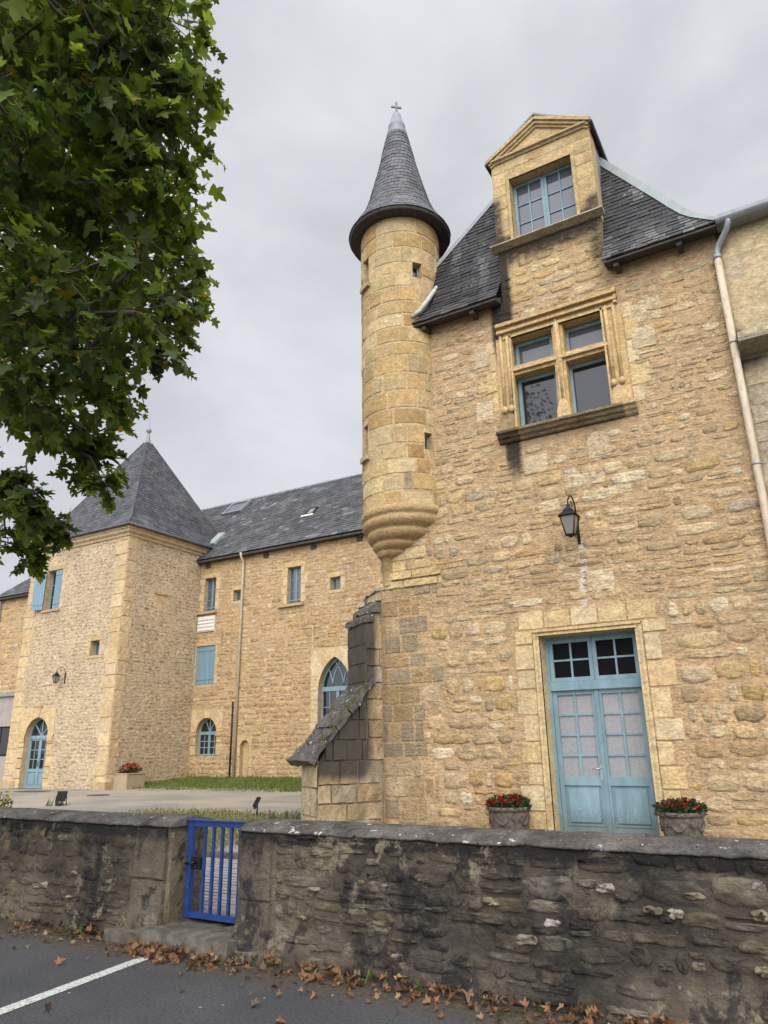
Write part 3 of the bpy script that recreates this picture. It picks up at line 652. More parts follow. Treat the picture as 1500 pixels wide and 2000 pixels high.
mb.tube([FF(-3.07, 7.4, .02), FF(-3.07, 9.12, .02)], .03, 8, cs2)
for a, b in ((-4.26, -3.98), (-2.22, -1.9)):
    mb.prism(FF, [(a, 7.04), (b, 7.04), (b, 7.3), (b - .04, 7.44), (a + .04, 7.44), (a, 7.3)], -.02, .055, cs2, .55 if a < -4 else 0)
    mb.fbox(FF, a + .01, 7.44, -.02, b - .01, 9.0, .006, cs)
for u in (-3.96, -2.24): mb.fbox(FF, u - .018, 7.1, -.05, u + .018, V1 + .1, .04, cs2)
for c, d, nn in ((8.95, 9.0, .04), (9.0, 9.06, .02), (9.06, 9.11, .10), (9.11, 9.18, .06), (9.18, 9.25, .14)): mb.fbox(FF, -4.2 + (0 if c > 9.05 else .1), c, -.02, -1.95 - (0 if c > 9.05 else .1), d, nn, cs2 if nn < .1 else cs)
mb.fbox(FF, -2.01, 9.0, 0, -1.95, 9.32, .08, cs2)
toothed(mb, FF, -1.9, 7.04, 9.0, 1, (.18, .3), .012, PAL_PALE); toothed(mb, FF, -4.26, 7.5, 9.0, -1, (.14, .22), .012, PAL_PALE, stainfn=stain_main)
xwin = mb.build('cross_window', 'ashlar', main)
prof = [(0, 11.64, 7.03), (0, 11.40, 7.02), (0, 11.39, 6.97), (0, 11.44, 6.95), (0, 11.46, 6.90), (0, 11.51, 6.88), (0, 11.53, 6.84), (0, 11.57, 6.82), (0, 11.64, 6.82)]
mb = MB()
for i in range(12): a, b = lerp(-4.3, -1.84, i / 12), lerp(-4.3, -1.84, (i + 1) / 12); mb.extrude(prof, (a, 0, 0), (b, 0, 0), (0.40, 0.31, 0.185), .56 if i < 2 else .22 + .12 * sin(i * 2.1)); mb.build('window_sill', 'sandstone', xwin)
for (a, b, c, d) in ((-3.96, 8.36, -3.22, 8.93), (-2.99, 8.36, -2.24, 8.93), (-3.96, 7.05, -3.19, 8.17), (-2.99, 7.05, -2.24, 8.17)):
    mb = MB(); nn = -.30; window_frame(mb, FF, a, b, c, d, nn, 1, 1, .065, .02, .06)
    t = mb.build('window_frame', 'blue_paint', xwin)
    pane(FF, a + .05, b + .05, c - .05, d - .05, nn + .02, 'grey_glass' if d > 8.5 else 'dark_glass', t)

# ---- pavilion roof
def prof_y(z): return 11.25 + (z - 9.72) / 1.57 if z < 10.27 else 11.6 + (z - 10.27) / 3.2
RH = [(9.72, -.16), (10.0, -.38), (10.385, -.62), (10.93, -.92), (11.5, -1.25), (12.75, -1.97), (14.63, -3.06)]
LH = [(9.72, -7.05), (10.27, -6.6), (11.6, -5.465), (13.03, -4.33), (14.63, -3.06)]
def interp(T, z):
    for (a, x), (b, y) in zip(T[:-1], T[1:]):
        if z <= b: return lerp(x, y, (z - a) / (b - a))
    return T[-1][1]
rr = lambda z: interp(RH, z); lr = lambda z: interp(LH, z)
def PR(u, v, n):
    s = 1.57 if v < 10.2 else 3.2; l = sqrt(1 + s * s); return (u, prof_y(v) - n * s / l, v + n / l)
def roofcol(u, v, c, rnd):
    k = 0
    if u > -2.0:                                   # pale weathered streaks down the slope
        k = max(0, sin(u * 8.0 + 1.2 + .4 * v) * .55 + MN.noise(Vector((u * 4, v * .5, 2))) * 1.3 - .12) * (1 - sst(11.6, 12.6, v)) * 1.3
        k = max(k, .8 * (1 - sst(9.9, 10.25, v)) * rnd.random())
    else: k = max(0, MN.noise(Vector((u * 4.0, v * .6, 7))) * 1.2 - .12) + .35 * (1 - sst(9.8, 10.1, v)) * rnd.random()
    return lerp3(c, (0.15, 0.15, 0.145), clamp(k * 1.15) * (.55 + .45 * rnd.random()))
mb = MB()
SB = (0.022, 0.0215, 0.023)
slates(mb, PR, 9.72, 13.15, lambda z: max(lr(z), -7.05), lambda z: min(rr(z), -4.05), .105, .2, roofcol, 31, SB)
slates(mb, PR, 9.72, 13.15, lambda z: max(lr(z), -2.06), rr, .105, .2, roofcol, 32, SB)
slates(mb, PR, 13.15, 14.6, lr, rr, .105, .2, roofcol, 33, SB)
zs = [9.72, 10.27, 10.93, 11.6, 12.75, 13.2, 14.63]
for a, b in zip(zs[:-1], zs[1:]):
    def q(l0, r0, l1, r1): mb.add([PR(l0, a, -.01), PR(r0, a, -.01), PR(r1, b, -.01), PR(l1, b, -.01)], [(0, 1, 2, 3)], (.03, .03, .03))
    if b < 13.1: q(min(lr(a), -4.06), -4.06, min(lr(b), -4.06), -4.06); q(-2.06, rr(a), -2.06, max(rr(b), -2.06))
    elif a >= 13.1: q(lr(a), rr(a), lr(b), rr(b))
    else: q(lr(a), rr(a), lr(b), rr(b))
    for T, e in ((RH, -.16), (LH, -7.05)):
        x0, x1 = interp(T, a), interp(T, b); mb.add([(x0, prof_y(a), a), (x0, 22, a), (x1, 22, b), (x1, prof_y(b), b)], [(0, 1, 2, 3)], (.05, .05, .053))
roof = mb.build('roof', 'slate', main)
mb = MB()
hz = [9.74, 9.85, 10.0, 10.2, 10.385, 10.65, 10.93, 11.2, 11.5, 12.1, 12.75, 13.4]
for a, b in zip(hz[:-1], hz[1:]):
    P = []
    for z in (a, b):
        w = .04 + .085 * sst(9.74, 10.6, z); y = prof_y(z)
        P.append([Vector(PR(rr(z) - w, z, .03)), Vector(PR(rr(z) + .03, z, .06)), Vector((rr(z) + .05, y + .25, z + .05))])
    mb.add(P[0] + P[1], [(0, 1, 4, 3), (1, 2, 5, 4)])
mb.build('hip_flashing', 'hip_zinc', roof)
mb = MB()
for a, b in zip(hz[6:-1], hz[7:]): mb.add([PR(lr(a) - .02, a, .05), PR(lr(a) + .09, a, .03), PR(lr(b) + .09, b, .03), PR(lr(b) - .02, b, .05)], [(0, 1, 2, 3)])
mb.build('hip_flashing', 'lead', roof)
for a, b in ((-5.85, -4.08), (-2.04, -.2)):
    mb = MB(); mb.hexa([(a, 11.27, 9.66), (b, 11.27, 9.66), (b, 11.6, 9.74), (a, 11.6, 9.74), (a, 11.27, 9.70), (b, 11.27, 9.70), (b, 11.6, 9.9), (a, 11.6, 9.9)])
    x = a + .15
    while x < b: mb.box((x, 11.33, 9.58), (x + .09, 11.6, 9.68)); x += 1.05
    mb.build('eave_boards', 'dark_wood', roof)
mb = MB(); mb.tube([(-5.52, 12.0, 11.0), (-5.53, 11.75, 10.75), (-5.6, 11.5, 10.35), (-5.72, 11.32, 10.02), (-5.86, 11.25, 9.88)], [.03, .045, .05, .05, .04], 8); mb.build('roof_flashing', 'pale_mortar', roof)

# ---- stone dormer
DF = frameY(11.54); mb = MB(); DW = (-3.70, 11.03, -2.44, 12.5)
dc = (0.43, 0.315, 0.15); PALD = [((0.43, 0.315, 0.155), 3), ((0.40, 0.285, 0.135), 2), ((0.46, 0.34, 0.175), 2)]
grid(mb, DF, -4.06, 10.95, -2.04, 13.02, .06, dc, [DW], .006, stain_main)
masonry(mb, DF, -4.05, 11.02, -2.05, 13.0, (.26, .34), (.34, .7), .012, .008, PALD, [(-3.76, 11, -2.38, 12.54)], 0, stain_main, .8, 41, True)
reveal(mb, DF, *DW, .0, -.3, dc)
for a, b, nn in ((-3.76, -3.73, .03),): pass
mb.fbox(DF, -3.76, 11.03, -.02, -3.70, 12.5, .022, dc); mb.fbox(DF, -2.44, 11.03, -.02, -2.38, 12.5, .022, dc); mb.fbox(DF, -3.76, 12.5, -.02, -2.38, 12.56, .025, dc)
mb.add([(-2.04, 11.54, 10.9), (-2.04, 11.95, 10.9), (-2.04, 11.95, 13.02), (-2.04, 11.54, 13.02)], [(0, 1, 2, 3)], dc, .15)
mb.add([(-4.06, 11.54, 10.9), (-4.06, 11.95, 10.9), (-4.06, 11.95, 13.02), (-4.06, 11.54, 13.02)], [(0, 1, 2, 3)], dc, .15)
dorm = mb.build('dormer', 'ashlar', main)
mb = MB(); apex = (-3.05, 13.64)
mb.prism(DF, [(-4.06, 13.02), (-2.04, 13.02), apex], -.25, .0, (0.48, 0.35, 0.18))
mb.extrude([(0, 11.56, 12.98), (0, 11.50, 12.98), (0, 11.49, 13.02), (0, 11.44, 13.03), (0, 11.44, 13.07), (0, 11.56, 13.08)], (-4.1, 0, 0), (-2.0, 0, 0), (0.40, .30, .17), .25)
for s in (-1, 1):
    e = (-3.05 + s * 1.06, 13.04)
    for off, w, nn in ((.02, .07, .12), (-.045, .06, .08), (-.10, .05, .04)):
        dx, dy = e[0] - apex[0], e[1] - apex[1]; l = sqrt(dx * dx + dy * dy); ox, oy = (-dy / l * off * (-s) * -1, abs(dx) / l * off)
        ox = s * abs(dy) / l * off
        mb.bar(DF, (apex[0], apex[1] + off / (abs(dx) / l)), (e[0] + ox, e[1] + oy), w, -.1, nn + (.002 if s > 0 else 0), dc)
mb.build('pediment', 'ashlar', dorm)
mb = MB(); mb.extrude([(0, 11.6, 11.03), (0, 11.44, 11.01), (0, 11.42, 10.97), (0, 11.5, 10.94), (0, 11.56, 10.91), (0, 11.6, 10.91)], (-4.17, 0, 0), (-1.96, 0, 0), (0.36, .30, .20), .3); mb.build('dormer_sill', 'sandstone', dorm)
mb = MB()
for s in (-1, 1):
    A = Vector((-3.05, 11.44, 13.77)); B = Vector((-3.05 + s * 1.09, 11.44, 13.01)); b1 = Vector((0, 1.5, 0)); dz = Vector((0, 0, -.035))
    mb.hexa([A + dz, B + dz, B + dz + b1, A + dz + b1, A, B, B + b1, A + b1], (.06, .06, .065))
    mb.add([(-3.05 + s * 1.0, 11.95, 10.6), (-3.05 + s * 1.0, 12.7, 10.6), (-3.05 + s * 1.0, 12.7, 13.02), (-3.05 + s * 1.0, 11.95, 13.02)], [(0, 1, 2, 3)], (.2, .2, .22))
mb.build('dormer_roof', 'slate', dorm)
mb = MB()
for s in (-1, 1): mb.hexa([(-3.05, 11.425, 13.745), (-3.05 + s * 1.11, 11.425, 13.0), (-3.05 + s * 1.11, 11.475, 13.0), (-3.05, 11.475, 13.745), (-3.05, 11.425, 13.795), (-3.05 + s * 1.11, 11.425, 13.02), (-3.05 + s * 1.11, 11.475, 13.05), (-3.05, 11.475, 13.795)])
for s in (-1, 1): mb.hexa([(-3.05 + s * 1.08, 11.475, 13.0), (-3.05 + s * 1.11, 11.475, 13.0), (-3.05 + s * 1.11, 12.9, 13.0), (-3.05 + s * 1.08, 12.9, 13.0), (-3.05 + s * 1.08, 11.475, 13.06), (-3.05 + s * 1.11, 11.475, 13.06), (-3.05 + s * 1.11, 12.9, 13.06), (-3.05 + s * 1.08, 12.9, 13.06)])
mb.build('verge_flashing', 'lead', dorm)
for a, b in ((-3.695, -3.072), (-3.068, -2.445)):
    mb = MB(); window_frame(mb, DF, a, 11.05, b, 12.49, -.27, 2, 3, .055, .024, .055); mb.build('window_frame', 'blue_paint', dorm)
pane(DF, -3.68, 11.07, -2.46, 12.47, -.255, 'grey_glass', dorm)

# ---- corner turret
TC = (-6.45, 11.9); TR = .86; CF = frame_cyl(TC[0], TC[1], TR)
def stain_tur(p): return .5 * sst(.25, .05, abs(atan2(p[0] - TC[0], -(p[1] - TC[1])) - .55)) * sst(5.9, 6.2, p[2]) * (1 - sst(6.5, 6.7, p[2])) + .3 * sst(5.95, 5.8, p[2])
slits = [(.79 * TR, 10.87, 1.03 * TR, 11.23), (-.66 * TR, 10.95, -.40 * TR, 11.6), (.95 * TR, 7.03, 1.15 * TR, 7.37), (-.72 * TR, 7.05, -.5 * TR, 7.72)]
mb = MB()
grid(mb, CF, -2.3 * TR, 5.86, 2.2 * TR, 12.4, .06, (0.44, 0.325, 0.17), slits, .003, stain_tur)
masonry(mb, CF, -1.9 * TR, 5.88, 1.95 * TR, 12.35, (.26, .40), (.34, .74), .024, .012, PAL_ASH + [((0.36, .24, .095), 2)], slits, 0, stain_tur, 1.3, 51, True)
for q in slits: reveal(mb, CF, *q, .01, -.22, (0.42, .31, .17))
tur = mb.build('turret', 'ashlar', main)
mb = MB()
for q in (slits[1], slits[3]):
    mb = MB()
    for i in range(5):
        a = lerp(q[0] - .07, q[2] + .05, i / 5); b = lerp(q[0] - .07, q[2] + .05, (i + 1) / 5); mb.fbox(CF, a, q[1] - .1, -.02, b, q[1], .075, (.36, .28, .17), .2)
    mb.build('slit_sill', 'ashlar', tur)
for q in slits:
    mb = MB(); window_frame(mb, CF, q[0], q[1], q[2], q[3], -.17, 1, 1, .03, .02, .04); mb.build('slit_window', 'blue_paint', tur)
    pane(CF, q[0] + .01, q[1] + .01, q[2] - .01, q[3] - .01, -.155, 'dark_glass', tur)
# corbel tiers shrinking towards the wall corner
cz = [(TR, 5.95, 0), (TR + .005, 5.93, 0), (TR + .035, 5.90, 0), (TR + .045, 5.84, 0), (TR + .03, 5.78, 0), (TR - .01, 5.76, 0.02), (TR - .015, 5.73, .03), (TR + .0, 5.70, .05), (TR - .01, 5.63, .08), (.78, 5.57, .14), (.70, 5.55, .2), (.69, 5.52, .21)]
def tier(r0, z0, r1, z1, t0, t1): return [(lerp(r0, r1, q), lerp(z0, z1, w), lerp(t0, t1, q)) for q, w in ((0, 0), (-.12, .12), (-.12, .3), (.1, .6), (.45, .85), (.9, .97), (1, 1))]
cz += tier(.69, 5.51, .52, 5.33, .24, .46) + tier(.49, 5.31, .34, 5.18, .5, .72) + tier(.31, 5.17, .19, 5.06, .76, .96) + [(.14, 5.05, 1.0), (.14, 4.5, 1.0)]
BC = (-6.74, 11.66)
mb = MB(); mb.lathe([(r * (1.0 if i < 3 else 1.0), z) for i, (r, z, t) in enumerate(cz)], (0, 0, 0), 40, (0.385, 0.27, 0.13), .18, centre=lambda i: (lerp(TC[0], BC[0], cz[i][2]), lerp(TC[1], BC[1], cz[i][2])))
mb.build('turret_corbel', 'ashlar', tur)
capp = [(1.13, 12.44), (1.0, 12.66), (.88, 12.86), (.79, 13.06), (.715, 13.27), (.47, 14.25), (.24, 15.4)]
def cone_r(z):
    for (r0, z0), (r1, z1) in zip(capp[:-1], capp[1:]):
        if z <= z1: return lerp(r0, r1, (z - z0) / (z1 - z0))
    return capp[-1][0]
mb = MB(); rz = random.Random(8); z = 12.44; k = 0
while z < 15.38:
    r0 = cone_r(z); sl = (cone_r(z) - cone_r(z + .05)) / .05; dz = .115 / sqrt(1 + sl * sl); z1 = min(z + dz, 15.4); r1 = cone_r(z1); n = max(9, int(2 * pi * r0 / .17))
    for i in range(n):
        a0 = 2 * pi * (i + (k % 2) * .5 + .02) / n; a1 = 2 * pi * (i + 1 + (k % 2) * .5 - .02) / n; c = vary((0.082, 0.085, 0.092), .3, rz); t = .014 * rz.uniform(.7, 1.4)
        def pc(r, a, zz): return (TC[0] + r * sin(a), TC[1] - r * cos(a), zz)
        am = (a0 + a1) / 2
        V = [pc(r0 + t, a0, z), pc(r0 + t, am, z), pc(r0 + t, a1, z), pc(r1 + .003, a1, z1 + .01), pc(r1 + .003, am, z1 + .01), pc(r1 + .003, a0, z1 + .01), pc(r0 - .01, a0, z), pc(r0 - .01, am, z), pc(r0 - .01, a1, z)]
        mb.add(V, [(0, 1, 4, 5), (1, 2, 3, 4), (6, 7, 1, 0), (7, 8, 2, 1)], c)
    z = z1; k += 1
mb.lathe([(r - .012, z) for r, z in capp], (*TC, 0), 40, (.03, .03, .03))
mb.build('turret_roof', 'slate', tur)
mb = MB(); mb.lathe([(.86, 12.36), (1.1, 12.36), (1.12, 12.40), (1.12, 12.45)], (*TC, 0), 40); mb.build('turret_soffit', 'dark_wood', tur)
mb = MB(); mb.lathe([(.245, 15.37), (.25, 15.40), (.195, 15.63), (.205, 15.65), (.20, 15.68), (.185, 15.69), (.105, 16.02), (.085, 16.07), (.0, 16.1)], (*TC, 0), 28); mb.build('lead_cap', 'lead', tur)
mb = MB(); x, y = TC; mb.box((x - .022, y - .022, 16.05), (x + .022, y + .022, 16.45)); d = Vector((.75, .66, 0)) * .125; e = Vector((-.66, .75, 0)) * .02
c0 = Vector((x, y, 16.28)); mb.hexa([c0 - d - e, c0 + d - e, c0 + d + e, c0 - d + e] + [p + Vector((0, 0, .045)) for p in (c0 - d - e, c0 + d - e, c0 + d + e, c0 - d + e)]); mb.build('cross', 'lead', tur)

# ---- diagonal buttress at the corner
TH = radians(33); ux, uy = -sin(TH), -cos(TH); P0 = (-6.92, 11.6); WB = .78
def bp(l, w, z): return (P0[0] + ux * l - uy * 0 - cos(TH) * w, P0[1] + uy * l + sin(TH) * w, z)     # l along, w across to the left
def stain_but(p):
    l = (p[0] - P0[0]) * ux + (p[1] - P0[1]) * uy; w = -((p[0] - P0[0]) * cos(TH) - (p[1] - P0[1]) * sin(TH)); z = p[2]; s = 0
    s = max(s, (.9 + .25 * MN.noise(Vector((l * 9, 2, z * 1.2)))) * sst(-.1, .25, l) * sst(2.3, 2.7, z))
    s = max(s, (.95 + .25 * MN.noise(Vector((l * 9, 0, z * 1.5)))) * sst(-.15, .5, l) * sst(.85, 1.3, z) * (1 - sst(2.6, 2.9, z)))
    s = max(s, .35 * sst(.1, .5, l))
    if w > .03 and l > 1.15: s = .12
    if w > .03 and l < .4 and z > 2.4: s = .8
    return s
PB = [((0.38, 0.28, 0.145), 3), ((0.33, 0.24, 0.12), 3), ((0.42, 0.32, 0.18), 2), ((.30, .25, .17), 2)]
mb = MB()
RFf = lambda u, v, n: tuple(Vector(bp(1.21 - u, 0, v)) + Vector((cos(TH), -sin(TH), 0)) * n)       # right face, u from the outer end
EFf = lambda u, v, n: tuple(Vector(bp(1.21, WB - u, v)) + Vector((ux, uy, 0)) * n)                   # end face
side = lambda u, v: v < 1.40 + (u / .95) * 1.3
def slab_poly(prof, w0, w1, col, stf):
    k = len(prof); V = [bp(l, w0, z) for l, z in prof] + [bp(l, w1, z) for l, z in prof]
    mb.add(V, [tuple(range(k)), tuple(range(k, 2 * k))[::-1]] + [(i, k + i, k + (i + 1) % k, (i + 1) % k) for i in range(k)], lambda p: (*col, stf(p)))
body = [(-.25, .1), (1.21, .1), (1.21, 1.36), (.31, 2.60), (.31, 3.86), (.22, 3.95), (.18, 4.08), (.09, 4.18), (.05, 4.32), (-.05, 4.42), (-.1, 4.53), (-.3, 4.6)]
slab_poly(body, 0.012, WB, (0.36, .29, .18), stain_but)
masonry(mb, RFf, 0, .12, 1.19, 1.4, (.26, .36), (.4, .75), .009, .022, PB, (), 0, stain_but, 2.4, 61, True)
masonry(mb, RFf, .91, 1.4, 1.3, 3.82, (.28, .38), (.35, .62), .005, .018, PB, (), 0, stain_but, 2.4, 62, True, inside=lambda u, v: u > .53 or True)
for v_, u_ in ((1.4, .12), (1.74, .37), (2.08, .62)): masonry(mb, RFf, u_, v_, .91, v_ + .34, (.34, .34), (.3, .5), .007, .02, PB, (), 0, stain_but, 1.1, 63 + int(v_ * 10), True)
masonry(mb, lambda u, v, n: tuple(Vector(bp(.31, WB - u, v)) + Vector((ux, uy, 0)) * n), .0, 2.4, WB, 3.84, (.3, .4), (.7, .9), .004, .015, PB, (), 0, stain_but, 1.1, 65, True)
masonry(mb, EFf, .02, .12, WB - .02, 1.36, (.3, .5), (.6, .9), .014, .015, [((0.50, .40, .25), 2), ((.47, .37, .22), 1)], (), 0, None, 1, 64, True)
btr = mb.build('buttress', 'buttress_stone', main)
mb = MB(); cap = [(1.36, 1.36), (1.40, 1.43), (.27, 2.80), (.16, 2.80), (.16, 2.68), (.30, 2.66)]
rq = random.Random(2)
segs = 5
for i in range(segs):
    a, b = i / segs, (i + 1) / segs; o = rq.uniform(-.02, .025)
    l0, z0 = lerp(1.42, .2, a), lerp(1.40, 2.82, a); l1, z1 = lerp(1.42, .2, b) + .01, lerp(1.40, 2.82, b) - .01; t = .10
    nx_, nz_ = .76, .65
    pts = [(l0, z0), (l0 + nx_ * (.0 + o), z0 + nz_ * o + .0), (l1 + nx_ * o, z1 + nz_ * o), (l1 - nx_ * t, z1 - nz_ * t), (l0 - nx_ * t, z0 - nz_ * t)]
    pts = [(l0 + nx_ * o, z0 + nz_ * o), (l1 + nx_ * o, z1 + nz_ * o), (l1 - nx_ * t, z1 - nz_ * t), (l0 - nx_ * t, z0 - nz_ * t)]
    (l0, z0), (l1, z1), (l2, z2), (l3, z3) = pts; wl, wr = WB + .1 + rq.uniform(-.05, .05), -.09 + rq.uniform(-.04, .04)
    rough_block(mb, [bp(l3, wl, z3), bp(l3, wr, z3), bp(l2, wr, z2), bp(l2, wl, z2), bp(l0, wl, z0), bp(l0, wr, z0), bp(l1, wr, z1), bp(l1, wl, z1)], (7, 4, 3), .075, (.1, .1, .1), None, 4.5)
mb.build('weathering_cap', 'coping', btr)
for l0, l1, z, hh in ((.36, .16, 3.82, .17), (.22, .02, 4.02, .17), (.09, -.12, 4.24, .16), (-.03, -.3, 4.46, .12)):
    mb = MB(); rough_block(mb, [bp(l0, WB + .03, z), bp(l0, -.03, z), bp(l1, -.03, z), bp(l1, WB + .03, z), bp(l0 - .03, WB + .03, z + hh * .7), bp(l0 - .03, -.02, z + hh * .7), bp(l1, -.02, z + hh), bp(l1, WB + .03, z + hh)], (6, 4, 3), .085, (.36, .30, .20), lambda q: .3, 4.0); mb.build('weathering_step', 'coping' if l0 > .1 else 'buttress_stone', btr)
mb = MB()
masonry(mb, FF, -6.88, 4.42, -5.6, 4.75, (.16, .18), (.5, .8), .012, .05, PAL_PALE, (), 0, None, 1, 66, True)
masonry(mb, FF, -6.66, 4.75, -5.9, 5.2, (.2, .24), (.35, .5), .012, .015, PAL_PALE, (), 0, None, 1, 67, True)
mb.build('corner_stones', 'ashlar', main)
# ================================================================= RIGHT-HAND NEIGHBOUR
nb = thing('side_building', (2.5, 11.7, .3), 'smooth ashlar building with a stone ledge, grey gutter and long cream drainpipe', 'building')
UF = frameY(11.56); LF = frameY(11.78); mb = MB(); PN = [((0.46, .36, .21), 3), ((0.42, .33, .20), 2), ((.44, .37, .25), 2)]
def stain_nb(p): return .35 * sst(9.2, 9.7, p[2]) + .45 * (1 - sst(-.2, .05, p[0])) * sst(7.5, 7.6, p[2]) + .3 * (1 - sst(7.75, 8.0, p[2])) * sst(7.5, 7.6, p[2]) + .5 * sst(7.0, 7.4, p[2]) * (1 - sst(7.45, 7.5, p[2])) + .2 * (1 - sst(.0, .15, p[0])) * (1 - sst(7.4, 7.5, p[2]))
grid(mb, UF, -.24, 7.7, 7, 9.86, .08, (0.43, .34, .20), [], .006, stain_nb)
masonry(mb, UF, -.22, 7.78, 7, 9.7, (.4, .5), (.7, 1.2), .014, .006, PN, (), .1, stain_nb, 1, 71, True)
grid(mb, LF, -.24, .1, 7, 7.5, .1, (0.36, .30, .2), [], .006, stain_nb)
masonry(mb, LF, -.22, .12, 7, 7.4, (.3, .42), (.5, .95), .014, .012, [((0.38, .33, .24), 3), ((.43, .36, .24), 2), ((.33, .29, .22), 1)], (), 0, stain_nb, 1, 72, True)
mb.add([(7, 11.7, .1), (7, 25, .1), (7, 25, 9.7), (7, 11.7, 9.7)], [(0, 1, 2, 3)], (.42, .34, .2))
mb.build('wall', 'ashlar', nb)
mb = MB(); mb.extrude([(0, 11.8, 7.80), (0, 11.5, 7.78), (0, 11.27, 7.56), (0, 11.27, 7.50), (0, 11.8, 7.45)], (-.2, 0, 0), (7, 0, 0), (.33, .29, .21), .42)
rq = random.Random(4)
GF = lambda u, v, n: (u, 11.5 - (v) * .72 - n * .7, 7.78 - v * .69 + n * .72)
for i in range(26): a = -.15 + i * .28; stone(mb, GF, a, .02, a + .25, .29, .03, vary((.45, .36, .22), .25), lambda p: .25, 1.2, rq)
mb.build('stone_ledge', 'sandstone', nb)
mb = MB(); pr_ = [(11.27 + .085 * cos(t), 9.77 + .085 * sin(t)) for t in [pi + pi * i / 8 for i in range(9)]] + [(11.355, 9.86), (11.185, 9.86)][:0]
mb.extrude([(0, y, z) for y, z in pr_] + [(0, 11.36, 9.79), (0, 11.18, 9.80)], (-.2, 0, 0), (7, 0, 0)); mb.hexa([(-.2, 11.35, 9.72), (7, 11.35, 9.72), (7, 11.58, 9.72), (-.2, 11.58, 9.72), (-.2, 11.35, 9.80), (7, 11.35, 9.80), (7, 11.58, 9.9), (-.2, 11.58, 9.9)]); mb.build('gutter', 'zinc', nb)
mb = MB(); PRn = lambda u, v, n: (u, 11.3 + v * .82 - n * .57, 9.80 + v * .57 + n * .82)
slates(mb, PRn, 0, 5.5, lambda v: -.2, lambda v: 7, .22, .3, None, 75); mb.add([PRn(-.2, 0, -.01), PRn(7, 0, -.01), PRn(7, 5.5, -.01), PRn(-.2, 5.5, -.01)], [(0, 1, 2, 3)], (.04, .04, .04)); mb.build('roof', 'slate', nb)
mb = MB(); mb.tube([(-.02, 11.27, 9.8), (-.02, 11.27, 9.68), (-.06, 11.32, 9.58), (-.22, 11.46, 9.42), (-.27, 11.5, 9.32), (-.275, 11.5, 9.2)], .05, 10)
mb.tube([(-.275, 11.5, 9.27), (-.275, 11.5, 9.19)], .068, 10); dp0 = mb.build('pipe_elbow', 'zinc', nb)
mb = MB(); mb.tube([(-.275, 11.5, 9.22), (-.275, 11.5, 6), (-.275, 11.5, 3), (-.275, 11.5, .35)], .056, 12); dp = mb.build('drainpipe', 'cream_pipe', nb)
for z in (7.62, 5.55, 3.4, 1.4):
    mb = MB(); mb.tube([(-.275, 11.5, z - .012), (-.275, 11.5, z + .012)], .066, 12); mb.box((-.32, 11.5, z - .01), (-.23, 11.6, z + .01)); mb.build('pipe_clip', 'zinc', dp)

# ================================================================= LONG WING
YW = 21.9; WF = frameY(YW); MW = (0.475, .328, .178)
wing = thing('long_wing', (-17, 21.9, .5), 'long two-storey stone wing with grey slate roof and skylights behind the turret', 'building')
PAL_W = [((0.498, 0.357, 0.190), 4), ((0.470, 0.315, 0.147), 3), ((0.423, 0.269, 0.119), 2), ((0.545, 0.426, 0.266), 2), ((0.376, 0.260, 0.142), 2)]
PAL_W2 = [((0.461, 0.311, 0.151), 4), ((0.404, 0.255, 0.119), 3), ((0.489, 0.352, 0.190), 3), ((0.357, 0.250, 0.142), 1)]
def stain_w(p): return .3 * (1 - sst(.6, 1.2, p[2])) + .35 * sst(9.0, 9.3, p[2]) + .25 * sst(.25, 0, abs(p[0] + 19.5)) * sst(8, 9, p[2])
w1 = (-21.62, 7.12, -21.0, 8.50); s1 = (-20.01, 7.37, -19.61, 7.81); w2 = (-17.24, 6.95, -16.60, 8.38); s2 = (-15.21, 7.25, -14.76, 7.72)
sh = (-21.84, 4.13, -20.83, 5.67); aw = (-21.60, 1.43, -20.53, 2.30); pw = (-15.70, 1.55, -14.28, 3.62); ni = (-19.28, .62, -18.86, 1.75)
sw = MB(); exa = arch_surround(sw, WF, aw[0], aw[2], aw[1], aw[3], .3, 'round', .28, [(0.50, .36, .18), (.54, .41, .23)], .02, 81)
for a, b in ((-22.0, -21.6), (-20.53, -20.22)): sw.fbox(WF, a, 2.14, 0, b, 2.22, .06, (.42, .29, .15), .2)
sw.build('window_surround', 'ashlar', wing)
sw = MB(); exp = arch_surround(sw, WF, pw[0], pw[2], pw[1], pw[3], .34, 'gothic', .3, [(0.55, .42, .24), (.58, .46, .28), (.52, .39, .21)], .02, 82); sw.build('window_surround', 'ashlar', wing)
sw = MB(); exn = arch_surround(sw, WF, ni[0], ni[2], ni[1], ni[3], .16, 'round', .16, [(0.47, .34, .17), (.50, .37, .2)], .012, 83)
sw.add([WF(ni[0], ni[1], -.15), WF(ni[2], ni[1], -.15), WF(ni[2], ni[3] + .3, -.15), WF(ni[0], ni[3] + .3, -.15)], [(0, 1, 2, 3)], (.45, .32, .16), .15); sw.build('wall_niche', 'ashlar', wing)
mb = MB(); hl = [w1, s1, w2, s2, sh, exa, exp, exn, ni]
grid(mb, WF, -36.1, .2, -7, 9.4, .11, MW, hl, .016, stain_w)
def pad(r, d): return (r[0] - d, r[1] - d, r[2] + d, r[3] + d)
exw = [pad(w1, .2), pad(s1, .14), pad(w2, .22), pad(s2, .18), pad(sh, .14), pad(exa, .04), pad(exp, .04), pad(exn, .02), (-21.9, 6.2, -20.88, 6.95)]
masonry(mb, WF, -22.2, 4.2, -13.2, 9.35, (.13, .22), (.18, .5), .04, .008, PAL_W, exw, .3, stain_w, 1.1, 84, split=.2, v_wob=.01)
